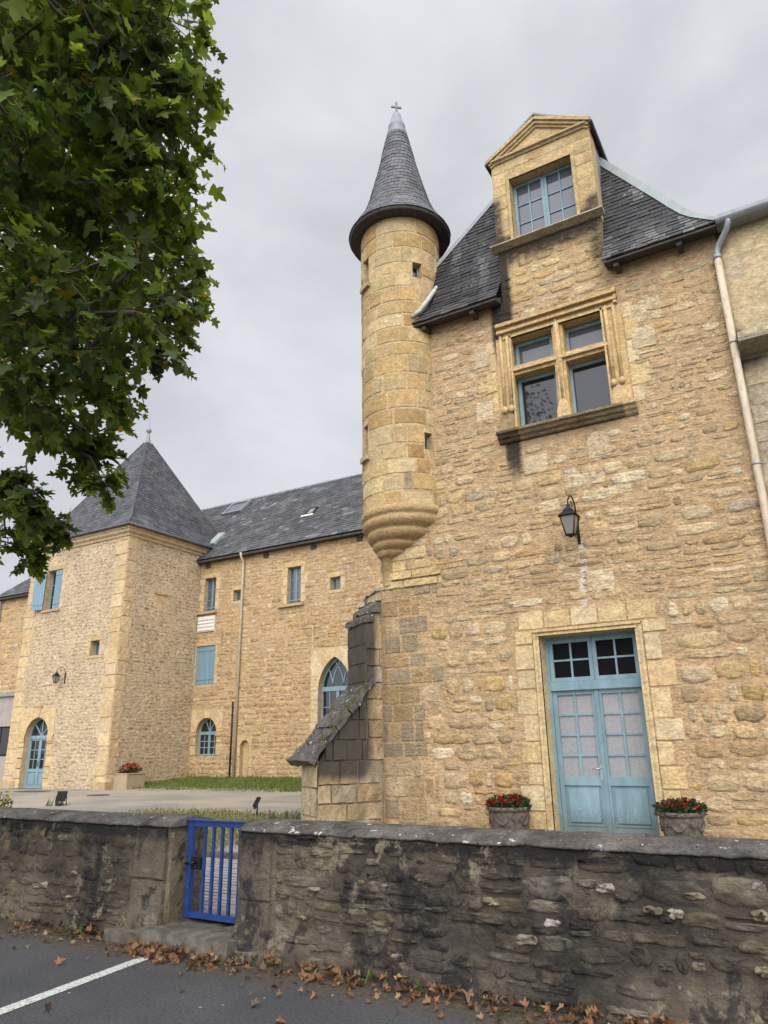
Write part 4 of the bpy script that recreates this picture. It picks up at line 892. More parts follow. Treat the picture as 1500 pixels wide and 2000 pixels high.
masonry(mb, WF, -22.2, .4, -13.2, 4.2, (.14, .25), (.2, .5), .035, .009, PAL_W2, exw, .18, stain_w, 1.1, 85, split=.15, v_wob=.01)
masonry(mb, WF, -36, .4, -27, 9.35, (.16, .28), (.22, .55), .04, .008, PAL_W, (), .25, stain_w, 1.1, 86, split=.2)
mb.add([(-36.1, 21.9, .1), (-36.1, 29.2, .1), (-36.1, 29.2, 9.4), (-36.1, 21.9, 9.4)], [(0, 1, 2, 3)], MW)
mb.build('wall', 'sandstone', wing)
for q, d, nn in ((w1, .2, .012), (w2, .2, .014), (s1, .12, .012), (s2, .15, .016), (sh, .13, .012)):
    sw = MB(); toothed(sw, WF, q[0], q[1], q[3], -1, (d, d * 1.5), nn, PAL_PALE); toothed(sw, WF, q[2], q[1], q[3], 1, (d * 1.5, d), nn, PAL_PALE)
    stone(sw, WF, q[0] - d, q[3], q[2] + d, q[3] + .2, nn, vary(PAL_PALE[1][0], .06), None, 1, rs, True); stone(sw, WF, q[0] - d * .9, q[1] - .14, q[2] + d * .9, q[1], nn, vary(PAL_PALE[1][0], .06), None, 1, rs, True)
    reveal(sw, WF, *q, nn, -.24, (0.47, .36, .2)); sw.build('window_surround', 'ashlar', wing)
sw = MB(); sw.fbox(WF, -16.35, 5.92, 0, -15.6, 5.99, .03, (.46, .33, .18)); sw.fbox(WF, -16.02, 4.9, 0, -15.93, 5.92, .025, (.48, .35, .2)); sw.build('stone_cross_relief', 'ashlar', wing)
for q in ((-21.92, 6.98, -20.84, 7.08), (-17.63, 6.82, -16.42, 6.92)):
    mb = MB(); mb.fbox(WF, q[0], q[1], -.05, q[2], q[3], .12, (.44, .31, .17), .1); mb.build('window_sill', 'ashlar', wing)
def framed(parent, f, q, n, cols, rows, fw, bw, glass, name='window_frame', split=True):
    mb = MB()
    if split and cols == 2:
        m = (q[0] + q[2]) / 2; window_frame(mb, f, q[0], q[1], m - .003, q[3], n, 1, rows, fw, bw); window_frame(mb, f, m + .003, q[1], q[2], q[3], n, 1, rows, fw, bw)
    else: window_frame(mb, f, *q, n, cols, rows, fw, bw)
    t = mb.build(name, 'blue_paint', parent); pane(f, q[0] + .02, q[1] + .02, q[2] - .02, q[3] - .02, n + .018, glass, t); return t
for q in (w1, w2):
    t = framed(wing, WF, q, -.2, 2, 3, .032, .02, 'grey_glass')
    mb = MB(); mb.fbox(WF, q[0] + .03, q[1] + .1, -.06, q[2] - .03, q[1] + .13, -.03); mb.build('window_rail', 'blue_paint', t)
framed(wing, WF, s1, -.2, 1, 1, .05, .02, 'grey_glass'); framed(wing, WF, s2, -.2, 1, 1, .05, .02, 'grey_glass')
def shutter(parent, f, u0, v0, u1, v1, n):
    mb = MB(); k = 5
    for i in range(k): a, b = lerp(u0, u1, i / k), lerp(u0, u1, (i + 1) / k); mb.fbox(f, a + .004, v0, n, b - .004, v1, n + .03)
    for v in (v0 + .18, v1 - .2): mb.fbox(f, u0 + .02, v, n + .03, u1 - .02, v + .09, n + .05)
    return mb.build('shutter', 'shutter_paint', parent)
m = (sh[0] + sh[2]) / 2; shutter(wing, WF, sh[0] + .01, sh[1] + .01, m - .006, sh[3] - .01, -.06); shutter(wing, WF, m + .006, sh[1] + .01, sh[2] - .01, sh[3] - .01, -.05)
mb = MB(); mb.fbox(WF, -21.86, 6.25, .0, -20.93, 6.89, .05)
for i in range(4): z = 6.30 + i * .145; mb.hexa([WF(-21.82, z, .05), WF(-20.97, z, .05), WF(-20.97, z, .085), WF(-21.82, z, .085), WF(-21.82, z + .125, .05), WF(-20.97, z + .125, .05), WF(-20.97, z + .125, .055), WF(-21.82, z + .125, .055)])
mb.build('slatted_vent', 'white_paint', wing)
# round-headed window
n = -.24; mb = MB(); inn = arch_frame(mb, WF, aw[0], aw[2], aw[1], aw[3], 'round', n, .055, .05); c = ((aw[0] + aw[2]) / 2, aw[3])
mb.fbox(WF, aw[0] + .05, 2.2, n - .002, aw[2] - .05, 2.32, n + .07); mb.fbox(WF, c[0] - .05, aw[1] + .05, n - .003, c[0] + .05, 2.2, n + .055)
for a in (30, 60, 90, 120, 150)[0:5:1]:
    if a in (30, 150): continue
    mb.bar(WF, c, (c[0] + .5 * cos(radians(a)), c[1] + .5 * sin(radians(a))), .035, n + .004, n + .04)
for u in (c[0] - .26, c[0] + .26): mb.fbox(WF, u - .014, aw[1] + .05, n + .003, u + .014, 2.2, n + .04)
for v in (1.72, 1.97)[:1] + (1.95,): mb.fbox(WF, aw[0] + .05, v - .014, n + .005, aw[2] - .05, v + .014, n + .038)
t = mb.build('window_frame', 'blue_paint', wing)
mb = MB(); mb.prism(WF, [(aw[0] + .02, aw[1] + .02)] + arch_pts(aw[0] + .02, aw[2] - .02, aw[3], 'round') + [(aw[2] - .02, aw[1] + .02)], n + .012, n + .018); mb.build('pane', 'dark_glass', t)
# pointed window with intersecting tracery
n = -.26; mb = MB(); arch_frame(mb, WF, pw[0], pw[2], pw[1], pw[3], 'gothic', n, .06, .05)
mb.fbox(WF, pw[0] + .05, 3.58, n - .002, pw[2] - .05, 3.74, n + .075); cx = (pw[0] + pw[2]) / 2
mb.fbox(WF, cx - .06, pw[1] + .05, n - .003, cx + .06, 3.58, n + .06)
for u in (cx - .36, cx + .36): mb.fbox(WF, u - .016, pw[1] + .05, n + .004, u + .016, 3.58, n + .04)
for v in (2.0, 2.5, 3.02): mb.fbox(WF, pw[0] + .05, v - .016, n + .006, pw[2] - .05, v + .016, n + .038)
wd = pw[2] - pw[0]; RA = wd * .92
def inside_gothic(x, y): return y >= pw[3] and (x - (pw[0] + RA)) ** 2 + (y - pw[3]) ** 2 < (RA - .03) ** 2 and (x - (pw[2] - RA)) ** 2 + (y - pw[3]) ** 2 < (RA - .03) ** 2
for i in (1, 2):
    u = pw[0] + wd * i / 3
    for s in (-1, 1):
        cc = u + s * RA; prev = None
        for j in range(16):
            a = j / 15 * 1.1; p = (cc - s * RA * cos(a), 3.72 + RA * sin(a))
            if prev and inside_gothic(*p): mb.bar(WF, prev, p, .04, n + .005 + .004 * (s > 0) + .002 * i, n + .045)
            prev = p
t = mb.build('window_frame', 'blue_paint', wing)
mb = MB(); mb.prism(WF, [(pw[0] + .02, pw[1] + .02)] + arch_pts(pw[0] + .02, pw[2] - .02, pw[3], 'gothic') + [(pw[2] - .02, pw[1] + .02)], n + .012, n + .018); mb.build('pane', 'dark_glass', t)
# roof of the wing
SW = 1.029; lw = sqrt(1 + SW * SW)
PW = lambda u, v, n: (u, 21.6 + v / lw - n * SW / lw, 9.29 + v * SW / lw + n / lw)
VR = 3.8 * lw
def wcol(u, v, c, rnd):
    k = max(0, MN.noise(Vector((u * .9, v * 1.6, 3))) * 1.5 - .1); k = max(k, .35 * (1 - sst(.2, .9, v)))
    if rnd.random() < .04: k = 1.2
    return lerp3(c, (.17, .17, .165), clamp(k * .7) * (.4 + .6 * rnd.random()))
mb = MB(); slates(mb, PW, 0, VR, lambda v: -36.3 + v * .75, lambda v: -6.95, .17, .27, wcol, 91, (.047, .047, .051), .32, .016)
mb.add([PW(-36.3, 0, -.01), PW(-6.95, 0, -.01), PW(-6.95, VR, -.01), PW(-36.3 + VR * .75, VR, -.01)], [(0, 1, 2, 3)], (.04, .04, .04))
zt = 9.29 + 3.8 * SW
mb.add([(-36.3, 29.2, 9.29), (-6.95, 29.2, 9.29), (-6.95, 25.4, zt), (-36.3 + VR * .75, 25.4, zt)], [(0, 1, 2, 3)], (.06, .06, .065)); mb.add([(-36.3, 21.6, 9.29), (-36.3, 29.2, 9.29), (-36.3 + VR * .75, 25.4, zt)], [(0, 1, 2)], (.06, .06, .065))
wroof = mb.build('roof', 'slate', wing)
mb = MB(); mb.tube([(-36.3 + VR * .75, 25.4, zt), (-6.95, 25.4, zt)], .09, 8); mb.build('roof_ridge', 'zinc', wroof)
mb = MB(); mb.box((-36.3, 21.62, 9.16), (-6.95, 21.9, 9.24)); mb.build('eave_boards', 'dark_wood', wroof)
for x in (-21.5, -18.35, -16.0, -13.9): mb = MB(); mb.box((x - .12, 21.85, 8.95), (x + .12, 21.93, 9.12)); mb.build('beam_pocket', 'dark_wood', wing)
def vof(z): return (z - 9.29) * lw / SW
def skylight(u0, u1, v0, v1, h, glass, frame_m):
    mb = MB(); t = .07
    mb.fbox(PW, u0, v0, 0, u0 + t, v1, h); mb.fbox(PW, u1 - t, v0, 0, u1, v1, h); mb.fbox(PW, u0 + t, v0, 0, u1 - t, v0 + t, h - .003); mb.fbox(PW, u0 + t, v1 - t, 0, u1 - t, v1, h - .003); s = mb.build('skylight', frame_m, wroof)
    pane(PW, u0 + t, v0 + t, u1 - t, v1 - t, h * .6, glass, s)
skylight(-23.35, -22.2, vof(12.3), vof(13.05), .12, 'grey_glass', 'zinc'); skylight(-17.45, -17.0, vof(10.9), vof(11.32), .06, 'lamp_glass', 'iron')
mb = MB(); mb.fbox(PW, -17.55, vof(10.8), .02, -16.95, vof(10.88), .06); mb.build('roof_flashing', 'white_paint', wroof)
mb = MB(); mb.fbox(PW, -22.05, vof(10.1), .0, -21.65, vof(10.75), .12); mb.build('roof_flashing', 'hip_zinc', wroof)
mb = MB(); mb.tube([(-19.47, 21.62, 9.28), (-19.47, 21.66, 9.1), (-19.47, 21.8, 8.92), (-19.48, 21.82, 8.7), (-19.5, 21.82, .6)], .055, 8); wp = mb.build('drainpipe', 'cream_pipe', wing)
mb = MB(); mb.tube([(-19.72, 21.85, 3.4), (-19.72, 21.85, .6)], .03, 8); mb.build('cable_duct', 'iron', wing)
mb = MB(); mb.tube([(-35.95, 21.55, 9.2), (-35.9, 21.8, 8.9), (-35.9, 21.82, .5)], .06, 8); mb.build('drainpipe', 'hip_zinc', wing)

# ================================================================= SQUARE TOWER
TX0, TX1, TY0, TY1 = -27.75, -21.9, 18.0, 23.85
tow = thing('square_tower', (-24.83, 20.92, .3), 'square stone tower with steep pyramid slate roof, arched blue door and blue shutters', 'tower')
TF = frameY(TY0); TRF = frameX(TX1); MT = (0.52, .405, .265)
PAL_T = [((0.44, .325, .205), 4), ((0.39, .28, .175), 3), ((0.49, .37, .235), 3), ((0.58, .48, .34), 1), ((.345, .25, .16), 1)]
def stain_t(p): return .22 * (1 - sst(.4, 1.0, p[2])) + .15 * sst(9.0, 9.4, p[2])
td = (-26.72, .33, -25.34, 2.22); twn = (-26.60, 7.10, -25.66, 8.72); tsm = (-23.46, 5.06, -22.96, 5.60)
sm_ = MB(); ext = arch_surround(sm_, TF, td[0], td[2], td[1], td[3], .34, 'round', .3, [(0.52, .38, .20), (.54, .40, .22)], .018, 101)
mb = MB(); grid(mb, TF, TX0, .1, TX1, 9.6, .085, MT, [twn, tsm, ext], .007, stain_t); grid(mb, TRF, TY0, .1, TY1, 9.6, .085, MT, [], .007, stain_t)
ext_ex = [pad(ext, .03), pad(twn, .12), pad(tsm, .16)]
masonry(mb, TF, TX0 + .62, .35, TX1 - .62, 9.55, (.10, .17), (.12, .30), .055, .006, PAL_T, ext_ex, .2, stain_t, 1.25, 102, split=.1, v_wob=.03)
masonry(mb, TRF, TY0 + .45, .35, TY1, 9.55, (.10, .17), (.12, .30), .06, .006, PAL_T, [(19.45, 7.1, 20.15, 7.65)], .28, stain_t, 1.25, 103, split=.1, v_wob=.03)
for y0, y1 in ((TY1, TY0),): mb.add([(TX0, TY0, .1), (TX0, TY1, .1), (TX0, TY1, 9.6), (TX0, TY0, 9.6)], [(0, 1, 2, 3)], MT)
mb.add([(TX0, TY1, .1), (TX1, TY1, .1), (TX1, TY1, 9.6), (TX0, TY1, 9.6)], [(0, 1, 2, 3)], MT)
mb.build('wall', 'sandstone', tow)
PQ = [((0.53, .39, .215), 4), ((.50, .36, .19), 2), ((.55, .42, .25), 2)]
mq = MB(); toothed(mq, TF, TX1, .3, 9.55, -1, (.52, .66), .02, PQ, (.42, .6)); toothed(mq, TRF, TY0, .3, 9.55, 1, (.5, .38), .02, PQ, (.42, .6))
mq.box((TX1 - .7, TY0 - .05, .1), (TX1 + .05, TY0 + .55, .62), (.40, .29, .15), .15); mq.build('quoins', 'ashlar', tow)
mq = MB(); toothed(mq, TF, TX0, .3, 9.55, 1, (.52, .66), .02, PQ, (.42, .6)); mq.box((TX0 - .05, TY0 - .05, .1), (TX0 + .75, TY0 + .55, .62), (.40, .29, .15), .15); mq.build('quoins', 'ashlar', tow)
for a, b in ((-27.06, -26.72), (-25.34, -25.0)): sm_.fbox(TF, a, 2.03, .0, b, 2.28, .05, (.50, .36, .19))
sm_.prism(TF, [(-26.1, 2.93), (-25.96, 2.93), (-25.9, 3.3), (-26.16, 3.3)], 0, .05, (.50, .37, .2)); sm_.fbox(TF, -26.2, 3.3, 0, -25.86, 3.36, .07, (.44, .31, .16)); sm_.build('door_surround', 'ashlar', tow)
for q, d in ((twn, .14), (tsm, .18)):
    sm_ = MB(); toothed(sm_, TF, q[0], q[1], q[3], -1, (d, d * 1.4), .014, PQ); toothed(sm_, TF, q[2], q[1], q[3], 1, (d * 1.4, d), .014, PQ)
    stone(sm_, TF, q[0] - d, q[3], q[2] + d, q[3] + .2, .014, (.44, .31, .16), None, 1, rs, True); stone(sm_, TF, q[0] - d, q[1] - .12, q[2] + d, q[1], .02, (.46, .33, .17), None, 1, rs, True)
    reveal(sm_, TF, *q, .014, -.3, (.44, .33, .18)); sm_.build('window_surround', 'ashlar', tow)
sm_ = MB(); sm_.fbox(TRF, 19.5, 7.18, -.05, 20.1, 7.5, .008, (.50, .345, .18)); sm_.fbox(TRF, 19.46, 7.5, -.05, 20.14, 7.58, .05, (.42, .28, .14)); sm_.build('blocked_opening', 'ashlar', tow)
mb = MB(); mb.fbox(TF, -26.68, 7.0, -.1, -25.6, 7.09, .07, (.40, .28, .15), .2); mb.build('window_sill', 'ashlar', tow)
framed(tow, TF, twn, -.26, 2, 3, .05, .025, 'dark_glass'); framed(tow, TF, tsm, -.26, 2, 1, .045, .02, 'grey_glass')
shutter(tow, TF, -26.12, 7.12, -25.67, 8.70, -.05)
OS = lambda u, v, n: TF(-26.6 - (u) * .93, v, .06 + u * .36 + n)
shutter(tow, OS, 0, 7.12, .5, 8.70, 0)
mb = MB(); mb.tube([TF(-26.95, 7.1, .0), TF(-26.95, 7.1, .12), TF(-26.95, 7.16, .13)], .014, 6); mb.build('shutter_stay', 'iron', tow)
# arched door
n = -.26; mb = MB(); arch_frame(mb, TF, td[0], td[2], td[1], td[3], 'round', n, .06, .06); c = ((td[0] + td[2]) / 2, td[3])
mb.fbox(TF, td[0] + .05, 2.13, n - .002, td[2] - .05, 2.25, n + .08)
for a in (45, 90, 135): mb.bar(TF, c, (c[0] + .65 * cos(radians(a)), c[1] + .65 * sin(radians(a))), .04, n + .004, n + .045)
t = mb.build('door_frame', 'blue_paint', tow)
mb = MB(); mb.prism(TF, [(td[0] + .02, 2.2)] + arch_pts(td[0] + .02, td[2] - .02, td[3], 'round') + [(td[2] - .02, 2.2)], n + .01, n + .016); mb.build('pane', 'dark_glass', t)
for a, b in ((td[0] + .06, c[0] - .003), (c[0] + .003, td[2] - .06)):
    mb = MB(); fw = .07; mb.fbox(TF, a, .35, n, a + fw, 2.13, n + .05); mb.fbox(TF, b - fw, .35, n, b, 2.13, n + .05)
    for p, q in ((.35, .44), (.93, 1.05), (2.07, 2.13)): mb.fbox(TF, a + fw, p, n, b - fw, q, n + .048)
    mb.fbox(TF, a + fw, .44, n + .003, b - fw, .93, n + .02); mb.fbox(TF, a + fw + .05, .49, n + .01, b - fw - .05, .88, n + .04)
    m = (a + b) / 2; mb.fbox(TF, m - .015, 1.05, n + .003, m + .015, 2.07, n + .04)
    for i in (1, 2): v = lerp(1.05, 2.07, i / 3); mb.fbox(TF, a + fw, v - .014, n + .005, b - fw, v + .014, n + .038)
    lf = mb.build('door_leaf', 'blue_paint', tow); pane(TF, a + .05, 1.02, b - .05, 2.1, n + .016, 'dark_glass', lf)
    if a < c[0] - .3: pass
    else:
        mb = MB(); mb.tube([TF(a + .035, 1.3, n + .05), TF(a + .035, 1.3, n + .1), TF(a + .035, 1.15, n + .1), TF(a + .035, 1.15, n + .05)], .012, 6); mb.build('door_handle', 'iron', lf)
mb = MB(); mb.box((td[0] - .1, TY0 - .35, .3), (td[2] + .1, TY0 + .1, .37)); mb.build('door_step', 'step_stone', tow)
# cornice and pyramid roof
mb = MB(); prof = [(0.0, 9.52), (.05, 9.52), (.07, 9.6), (.16, 9.66), (.18, 9.74), (.24, 9.78), (.24, 9.86), (0, 9.86)]
for (a, b, ex, ey) in (((TX0, TY0), (TX1, TY0), 0, -1), ((TX1, TY0), (TX1, TY1), 1, 0), ((TX0, TY1), (TX0, TY0), -1, 0), ((TX1, TY1), (TX0, TY1), 0, 1)):
    dx, dy = (b[0] - a[0]) / 5.85, (b[1] - a[1]) / 5.85; k = len(prof)
    V = [(a[0] + ex * d - dx * d, a[1] + ey * d - dy * d, z) for d, z in prof] + [(b[0] + ex * d + dx * d, b[1] + ey * d + dy * d, z) for d, z in prof]
    mb.add(V, [(i, (i + 1) % k, k + (i + 1) % k, k + i) for i in range(k)], (.52, .40, .235), .06)
mb.build('cornice', 'ashlar', tow)
cxT, cyT = (TX0 + TX1) / 2, (TY0 + TY1) / 2
E0 = 5.85 / 2 + .30; ptab = [(9.90, E0), (10.55, E0 - .62), (15.15, .10)]
def half(z):
    for (z0, h0), (z1, h1) in zip(ptab[:-1], ptab[1:]):
        if z <= z1: return lerp(h0, h1, (z - z0) / (z1 - z0))
    return ptab[-1][1]
def tcol(u, v, c, rnd):
    k = max(0, MN.noise(Vector((u * 1.1, v * .7, 9))) * .9 - .05)
    return lerp3(c, (.2, .2, .205), clamp(k) * .6)
mb = MB()
for sdir in range(4):
    ax = [(1, 0), (0, 1), (-1, 0), (0, -1)][sdir]; nx_ = [(0, -1), (1, 0), (0, 1), (-1, 0)][sdir]
    def PT(u, v, n, ax=ax, nx_=nx_): h = half(v) + n * .87; return (cxT + ax[0] * u + nx_[0] * h, cyT + ax[1] * u + nx_[1] * h, v + n * .5)
    slates(mb, PT, 9.90, 15.12, lambda z: -half(z), lambda z: half(z), .135, .24, tcol, 111 + sdir, (.052, .052, .058), .32, .015)
    for (z0, h0), (z1, h1) in zip(ptab[:-1], ptab[1:]): mb.add([PT(-h0, z0, -.01), PT(h0, z0, -.01), PT(h1, z1, -.01), PT(-h1, z1, -.01)], [(0, 1, 2, 3)], (.035, .035, .037))
troof = mb.build('roof', 'slate', tow)
mb = MB(); g = E0 + .02
for (a, b) in (((-g, -g), (g, -g)), ((g, -g), (g, g)), ((g, g), (-g, g)), ((-g, g), (-g, -g))): mb.tube([(cxT + a[0], cyT + a[1], 9.89), (cxT + b[0], cyT + b[1], 9.89)], .055, 8)
mb.build('gutter', 'dark_zinc', troof)
mb = MB()
for sx in (-1, 1):
    for sy in (-1, 1):
        mb.tube([(cxT + sx * half(z), cyT + sy * half(z), z + .02) for z in (9.92, 10.55, 15.1)], .022, 6, (.04, .04, .045))
mb.build('hip_line', 'slate', troof)
mb = MB(); mb.lathe([(.16, 15.0), (.12, 15.18), (.05, 15.55), (.04, 15.62), (.1, 15.67), (.125, 15.75), (.1, 15.83), (.03, 15.88), (.016, 15.95), (.008, 16.55), (0, 16.56)], (cxT, cyT, 0), 16); mb.build('roof_finial', 'lead', troof)

# ================================================================= ANNEX
ax_ = thing('flat_annex', (-33, 20.5, .3), 'low grey rendered annex with flat roof and dark window band beside the tower', 'annex')
mb = MB(); AF = frameY(20.5); AW = (-38, 1.5, -31.2, 2.78)
grid(mb, AF, -42, .1, -30, 4.1, .6, (.3, .27, .24), [AW], 0); mb.box((-42, 20.52, .1), (-30, 21.88, .2)); mb.add([(-30, 20.5, .1), (-30, 21.9, .1), (-30, 21.9, 4.1), (-30, 20.5, 4.1)], [(0, 1, 2, 3)]); reveal(mb, AF, *AW, 0, -.15, (.3, .27, .24)); mb.build('wall', 'grey_render', ax_)
mb = MB(); mb.box((-42.1, 20.38, 4.1), (-29.9, 21.88, 4.25)); mb.build('roof_edge', 'zinc', ax_)
mb = MB(); window_frame(mb, AF, *AW, -.12, 6, 1, .06, .05); t = mb.build('window_frame', 'iron', ax_); pane(AF, -37.97, 1.53, -31.23, 2.75, -.1, 'dark_glass', t)
# ================================================================= BOUNDARY WALLS
BYF = 5.17; BF = frameY(BYF)
PAL_B = [((0.058, 0.050, 0.040), 6), ((0.041, 0.036, 0.032), 4), ((0.082, 0.066, 0.045), 3), ((0.129, 0.099, 0.058), 1), ((0.095, 0.086, 0.074), 2), ((0.034, 0.033, 0.033), 2), ((0.163, 0.139, 0.102), 1)]
PAL_BL = [((0.044, 0.037, 0.028), 5), ((0.031, 0.027, 0.024), 4), ((0.075, 0.058, 0.033), 2), ((0.109, 0.082, 0.043), 1), ((0.061, 0.058, 0.050), 2)]
def stain_b(p):
    z = p[2]; s = .06 + .2 * sst(.72, .84, z) + .5 * sst(.83, .87, z) - .12 * (1 - sst(.0, .25, z))
    return s + .25 * max(0, MN.noise(Vector((p[0] * 1.7, 3, z * 2.2))))
def stain_bl(p): return stain_b(p) + .12
def boundary(loc, label, x0, x1, pal, st, seed, mortar, ends):
    t = thing('boundary_wall', loc, label, 'wall'); mb = MB()
    bl = lambda u, v, n: (u, BYF - n - .07 * (1 - sst(.0, .32, v)), v)
    grid(mb, bl, x0, -.03, x1, .955, .04, mortar, [], .016, st)
    rw = random.Random(seed + 5)
    for _ in range(20):                                              # a few pale fresh-broken stones
        u, v = rw.uniform(x0 + .5, min(x1, 1.5) - .5), rw.uniform(.12, .78); a, b = rw.uniform(.05, .16), rw.uniform(.03, .08)
        stone(mb, bl, u, v, u + a, v + b, .028, vary(rw.choice([(.30, .27, .21), (.24, .20, .13), (.34, .32, .28), (.2, .165, .1)]), .2, rw), lambda q: 0.0, 1.6, rw)
    lx0, lx1 = (x0, x1 - .42) if ends == 'r' else (x0 + .38, x1)
    masonry(mb, bl, lx0, .0, lx1, .93, (.07, .19), (.09, .34), .016, .013, pal, (), .04, st, 1.5, seed, split=.3, v_wob=.025)
    if ends == 'r':
        for a, b in ((.02, .5), (.5, .93)): stone(mb, bl, x1 - .42, a, x1, b, .03, (.06, .052, .043), st, 1, rs, True)
    else:
        for a, b in ((.02, .42), (.42, .93)): stone(mb, bl, x0, a, x0 + .36, b, .03, (.05, .046, .042), st, 1, rs, True)
    xe = x1 if ends == 'r' else x0; ef = frameX(xe)
    if ends == 'r':
        grid(mb, ef, BYF - .02, -.03, 5.66, .955, .05, (.085, .07, .052), [], .012, lambda p: .22)
        for a, b, c in ((.1, .9, (.12, .1, .07)),): stone(mb, ef, BYF + .0, a, BYF + .06, b, .012, (.21, .165, .10), None, 1.5, rs, True)
    else: mb.add([(xe, BYF, -.03), (xe, 5.66, -.03), (xe, 5.66, .955), (xe, BYF, .955)], [(0, 1, 2, 3)], mortar, .3)
    mb.add([(x0, 5.66, -.03), (x1, 5.66, -.03), (x1, 5.66, .955), (x0, 5.66, .955)], [(0, 1, 2, 3)], mortar, .3)
    mb.build('wall', 'grime_stone', t)
    # rounded coping stones laid end to end
    mb = MB(); x = x0 - (.02 if ends == 'l' else 0); rc = random.Random(seed); xe = x1 + (.04 if ends == 'r' else 0)
    k = 10; y0, y1 = BYF - .022, 5.70
    while x < xe - .01:
        l = rc.uniform(1.9, 2.9) if ends == 'l' else rc.uniform(.9, 1.6); b = min(x + l, xe)
        if xe - b < .35: b = xe
        dz = rc.uniform(-.002, .002); hgt = .062; ns = max(2, int((b - x) / .09))
        prof = [(y0, .94)] + [(lerp(y0, y1, i / k), .955 + hgt * (1 - (2 * i / k - 1) ** 2) ** .75) for i in range(k + 1)] + [(y1, .94)]
        V = []; n = len(prof)
        for s in range(ns + 1):
            xx = lerp(x + .001, b - .001, s / ns)
            for (y, z) in prof:
                w = .012 * MN.noise(Vector((xx * 6, y * 6, seed))) + .006 * MN.noise(Vector((xx * 19, y * 19, seed)))
                V.append((xx, y + w * .6, z + dz + w))
        F = [(s * n + i, s * n + i + 1, (s + 1) * n + i + 1, (s + 1) * n + i) for s in range(ns) for i in range(n - 1)] + [(s * n + n - 1, s * n, (s + 1) * n, (s + 1) * n + n - 1) for s in range(ns)]
        F += [tuple(range(n))[::-1], tuple(range(ns * n, ns * n + n))]
        mb.add(V, F, (.1, .1, .1)); mb.sm[-len(F):] = [True] * (len(F) - 2) + [False, False]
        x = b
    mb.build('coping', 'coping', t)
    return t
boundary((-9, 5.4, 0), 'blackened low stone wall left of the blue gate with rounded coping', -16.5, -5.35, PAL_BL, stain_bl, 121, (.036, .032, .026), 'r')
boundary((-1, 5.4, 0), 'patchy grey-brown low stone wall right of the blue gate with spotted coping', -4.50, 7, PAL_B, stain_b, 122, (.046, .041, .035), 'l')
mb = MB()
for (a, b, y0, y1, h) in ((-5.92, -5.44, 5.02, 5.2, .09), (-5.45, -4.42, 4.97, 5.62, .145), (-4.43, -4.1, 5.04, 5.14, .08)):
    rough_block(mb, [(a, y0, -.05), (b, y0, -.05), (b, y1, -.05), (a, y1, -.05), (a, y0, h), (b, y0, h), (b, y1, h), (a, y1, h)], (12, 6, 3), .035, (.3, .3, .3), None, 5.0)
tag(mb.build('gate_step', 'step_stone'), 'worn grey stone doorstep under the blue metal gate', 'step')

# ---- gate
gt = thing('metal_gate', (-4.97, 5.36, .17), 'small blue painted metal bar gate between the two low stone walls', 'gate')
GFm = frameY(5.36); g0, g1 = -5.25, -4.53; mb = MB()
mb.fbox(GFm, g0 - .03, .19, -.02, g0 + .025, .99, .03); mb.fbox(GFm, g1 - .05, .19, -.02, g1 - .01, .99, .02)
mb.fbox(GFm, g0 + .025, .94, -.02, g1 - .05, .985, .025); mb.fbox(GFm, g0 + .025, .19, -.02, g1 - .05, .235, .025)
mb.fbox(GFm, g0 - .05, .985, -.03, g1, .997, .04)
fr_ = mb.build('gate_frame', 'gate_paint', gt)
for i in range(5):
    x = lerp(g0 + .16, g1 - .14, i / 4); mb = MB(); mb.fbox(GFm, x - .0125, .235, -.0125, x + .0125, .94, .0125); mb.build('gate_bar', 'gate_paint', gt)
mb = MB(); mb.fbox(GFm, g0 + .035, .58, -.012, g0 + .144, .68, .03); mb.tube([GFm(g0 + .09, .64, .03), GFm(g0 + .09, .64, .07), GFm(g0 + .0, .63, .075)], .011, 8); mb.tube([GFm(g0 + .09, .6, .03), GFm(g0 + .09, .6, .045)], .016, 8); mb.build('gate_lock', 'iron', gt)
for z in (.32, .84):
    mb = MB(); mb.tube([GFm(g1 - .02, z - .03, .0), GFm(g1 - .02, z + .03, .0)], .022, 8); mb.fbox(GFm, g1 - .01, z - .02, -.01, g1 + .03, z + .02, .01); mb.build('gate_hinge', 'gate_paint', gt)

